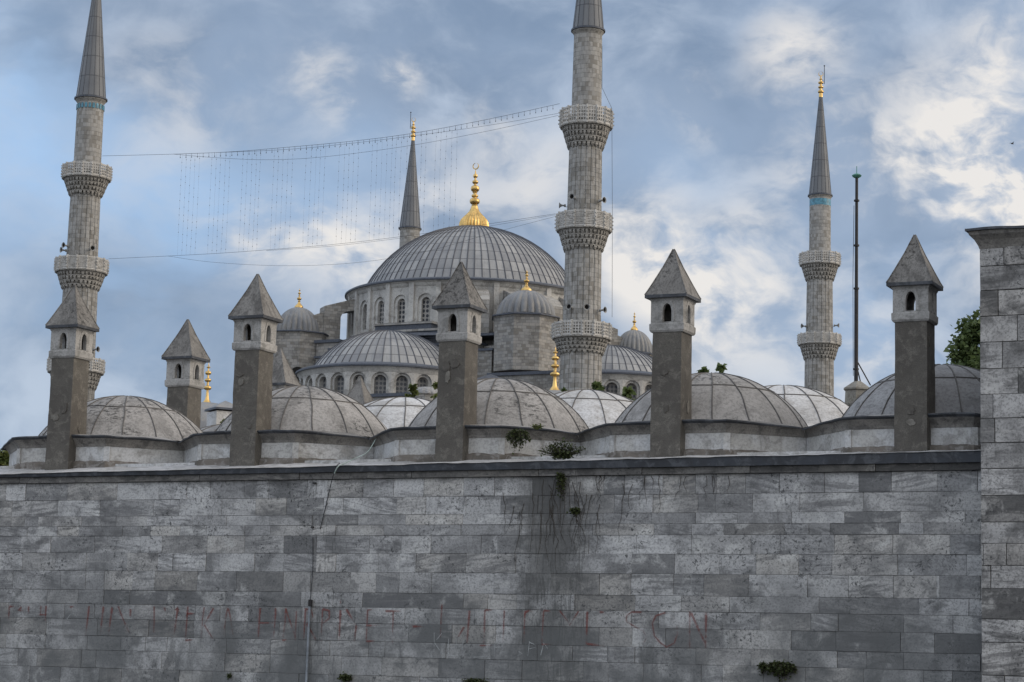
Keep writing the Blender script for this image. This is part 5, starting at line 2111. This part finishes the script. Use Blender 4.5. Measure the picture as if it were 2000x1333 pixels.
def weed(px, py, t, label, spread, height, n, droop=0.0, lsz=0.045, group=None, cat='plant', mat=None, zfix=None):
    """tuft rooted at a pixel on the plane t; droop makes it hang"""
    s_, z_ = onw(px, py, t)
    P = W0 + DV * s_ + NB * t
    P.z = z_
    root = empty('wall_plant', P, -A)
    tag(root, label, cat, group)
    sm = MB()
    lm = MB()
    for k in range(n):
        a = random.uniform(-1, 1)
        dx = a * spread
        dy = -abs(random.gauss(0, .35)) * spread * 0.6 - 0.02
        up_ = height * random.uniform(0.4, 1.0) * (1 - 0.5 * abs(a))
        if droop:
            hang = up_ * random.uniform(.5, 1.1)
            pts = [Vector((dx * .5, 0, 0)), Vector((dx * .7, dy * .8, up_ * 0.08)), Vector((dx, dy, -hang * 0.45)), Vector((dx * random.uniform(.6, 1.1), dy * .8, -hang))]
        else:
            pts = [Vector((dx * .2, 0, 0)), Vector((dx * .4, dy * .5, up_ * .5)), Vector((dx, dy, up_))]
        sm.tube(pts, 0.004, 4, r2=0.002)
        for q in range(9):
            f = random.uniform(0.15, 1.0)
            i = min(len(pts) - 2, int(f * (len(pts) - 1)))
            pp = pts[i].lerp(pts[i + 1], f * (len(pts) - 1) - i)
            pp = pp + Vector((random.gauss(0, .02), random.gauss(0, .02), random.gauss(0, .02)))
            leaf(lm, pp, lsz * random.uniform(.6, 1.4), random.random())
    mk('stem', sm, twig_mat, root)
    mk('foliage', lm, mat or weed_green, root)


weed(1014, 846, 0.55, 'dark fern hanging from the drum eave right of the middle chimney', 0.25, 0.55, 85, 1, 0.05, cat='plant')
weed(1100, 896, 0.40, 'dark bushy weed growing on the lead strip before the drum valley', 0.55, 0.46, 120, 0, 0.05)
weed(797, 846, 1.0, 'small weed clinging to a drum left of the middle chimney', 0.12, 0.16, 24, 1, 0.04)
weed(1052, 836, 0.75, 'low grass tuft on the edge of a dome right of the middle chimney', 0.16, 0.07, 30, 0, 0.035, mat=leaf_olive)
weed(1096, 930, -0.06, 'narrow dark creeper hanging down from the stone course', 0.07, 0.75, 46, 1, 0.045)
weed(1124, 997, -0.02, 'small green weed rooted in a wall joint below the creeper', 0.09, 0.12, 26, 1, 0.045)
weed(1527, 1300, -0.02, 'large dark weed arching out of the wall near its foot', 0.30, 0.36, 110, 1, 0.05)
weed(1522, 1305, -0.02, 'upper spray of the dark weed at the wall foot', 0.26, 0.12, 70, 0, 0.05)
weed(1490, 1299, -0.02, 'small trailing weed left of the large dark weed', 0.07, 0.3, 26, 1, 0.04)
weed(676, 1328, -0.02, 'round dark weed at the bottom of the wall right of the pipe', 0.16, 0.14, 70, 0, 0.045)
weed(448, 1322, -0.02, 'tiny dark weed in a joint low on the left of the wall', 0.05, 0.08, 16, 0, 0.035)
weed(930, 1333, -0.02, 'low strip of weeds in a joint at the bottom middle of the wall', 0.3, 0.07, 70, 0, 0.035)

# dead creeper runners on the wall
cr = MB()
for k in range(46):
    x = random.gauss(1110, 60)
    y = random.uniform(935, 1010)
    if k < 14:
        x = random.uniform(1150, 1480)
        y = 930
    pts = []
    n = random.randint(4, 9)
    for q in range(n):
        s_, z_ = onw(x, y, -0.012)
        pts.append((s_, -0.012, z_))
        y += random.uniform(9, 20) if k >= 14 else random.uniform(5, 11)
        x += random.gauss(0, 3.2)
    cr.tube(pts, 0.006, 4, r2=0.002)
o = mk('dead_creeper', cr, twig_mat, None, W0, -A)
tag(o, 'thin dead creeper runners spread over the upper middle of the block wall', 'creeper')

# ------------------------------------------------------------------ cable and pipe on the wall


def wall_tube(name, pts, r, mat, label, cat):
    mb = MB()
    W = []
    for (px, py, t) in pts:
        s_, z_ = onw(px, py, t)
        W.append(Vector((s_, t, z_)))
    out = []
    for k in range(len(W) - 1):
        p0, p1, p2, p3 = W[max(0, k - 1)], W[k], W[k + 1], W[min(len(W) - 1, k + 2)]
        for q in range(6):
            t_ = q / 6
            out.append(0.5 * ((2 * p1) + (p2 - p0) * t_ + (2 * p0 - 5 * p1 + 4 * p2 - p3) * t_ ** 2 + (3 * p1 - p0 - 3 * p2 + p3) * t_ ** 3))
    out.append(W[-1])
    mb.tube(out, r, 7)
    o = mk(name, mb, mat, None, W0, -A)
    tag(o, label, cat)
    return mb, o


wall_tube('cable', [(738, 850, 1.6), (726, 872, 1.2), (716, 885, 0.7), (700, 893, 0.55), (672, 906, 0.02), (660, 912, -0.21), (653, 925, -0.2)], 0.011, hose_mat, 'pale green cable looping from the drum valley over the lead strip', 'cable')
wall_tube('cable', [(664, 905, -0.02), (656, 913, -0.215), (648, 940, -0.1), (643, 960, -0.03), (636, 990, -0.02), (630, 1015, -0.02), (625, 1034, -0.02)], 0.009, wire_mat, 'black cable tail hanging down the wall from the lead edge', 'cable')
wall_tube('cable', [(611, 1050, -0.02), (611, 1105, -0.025), (608, 1150, -0.02), (606, 1172, -0.03)], 0.008, wire_mat, 'thin black cable running down into the top of the grey pipe', 'cable')
pm, po = wall_tube('drain_pipe', [(605, 1185, -0.05), (603, 1230, -0.05), (600, 1300, -0.05), (598, 1345, -0.05), (597, 1400, -0.05)], 0.027, pipe_mat, 'galvanised grey conduit pipe fixed to the lower part of the block wall', 'pipe')
hb = MB()
s_, z_ = onw(606, 1178, -0.05)
hb.box((s_, -0.05, z_), (0.07, 0.07, 0.14), 0.2)
mk('pipe_head', hb, iron, po)
# rusty iron cramps left in the wall
for (px, py, lab) in ((615, 944, 'rusty iron cramp near the top of the wall left of the cable'), (611, 1030, 'rusty iron cramp in the wall beside the end of the black cable')):
    s_, z_ = onw(px, py, 0)
    mb = MB()
    mb.box((0, -0.012, 0), (0.075, 0.04, 0.035), 0.0, top=0.8)
    mb.box((0.015, -0.03, -0.012), (0.03, 0.03, 0.02))
    tag(mk('iron_cramp', mb, iron, None, W0 + DV * s_ + Vector((0, 0, z_)), -A), lab, 'cramp')

# a bird far off in the bright cloud
bd = MB()
bp = at(1977, 281, 140)
bd.lathe([(0.0, -0.22), (0.05, -.14), (0.075, 0.0), (0.05, 0.12), (0.035, .15), (0.045, 0.19), (0.0, 0.25)], 10)
bd.v = [Vector((v.z, v.x, v.y)) for v in bd.v]

for sgn in (-1, 1):
    bd.poly([(0.1, 0, .03), (-0.06, 0, .03), (-0.05, sgn * .22, .15), (0.06, sgn * .24, .16)])
    bd.poly([(0.06, sgn * .24, .16), (-0.05, sgn * .22, .15), (-.1, sgn * .48, .10)])
bd.poly([(-.18, 0, 0), (-.3, -.06, 0), (-.3, .06, 0)])
bd.v = [v * 0.6 for v in bd.v]
tag(mk('bird', bd, iron, None, bp, 0.5), 'small dark bird flying in the bright cloud at the upper right', 'bird')
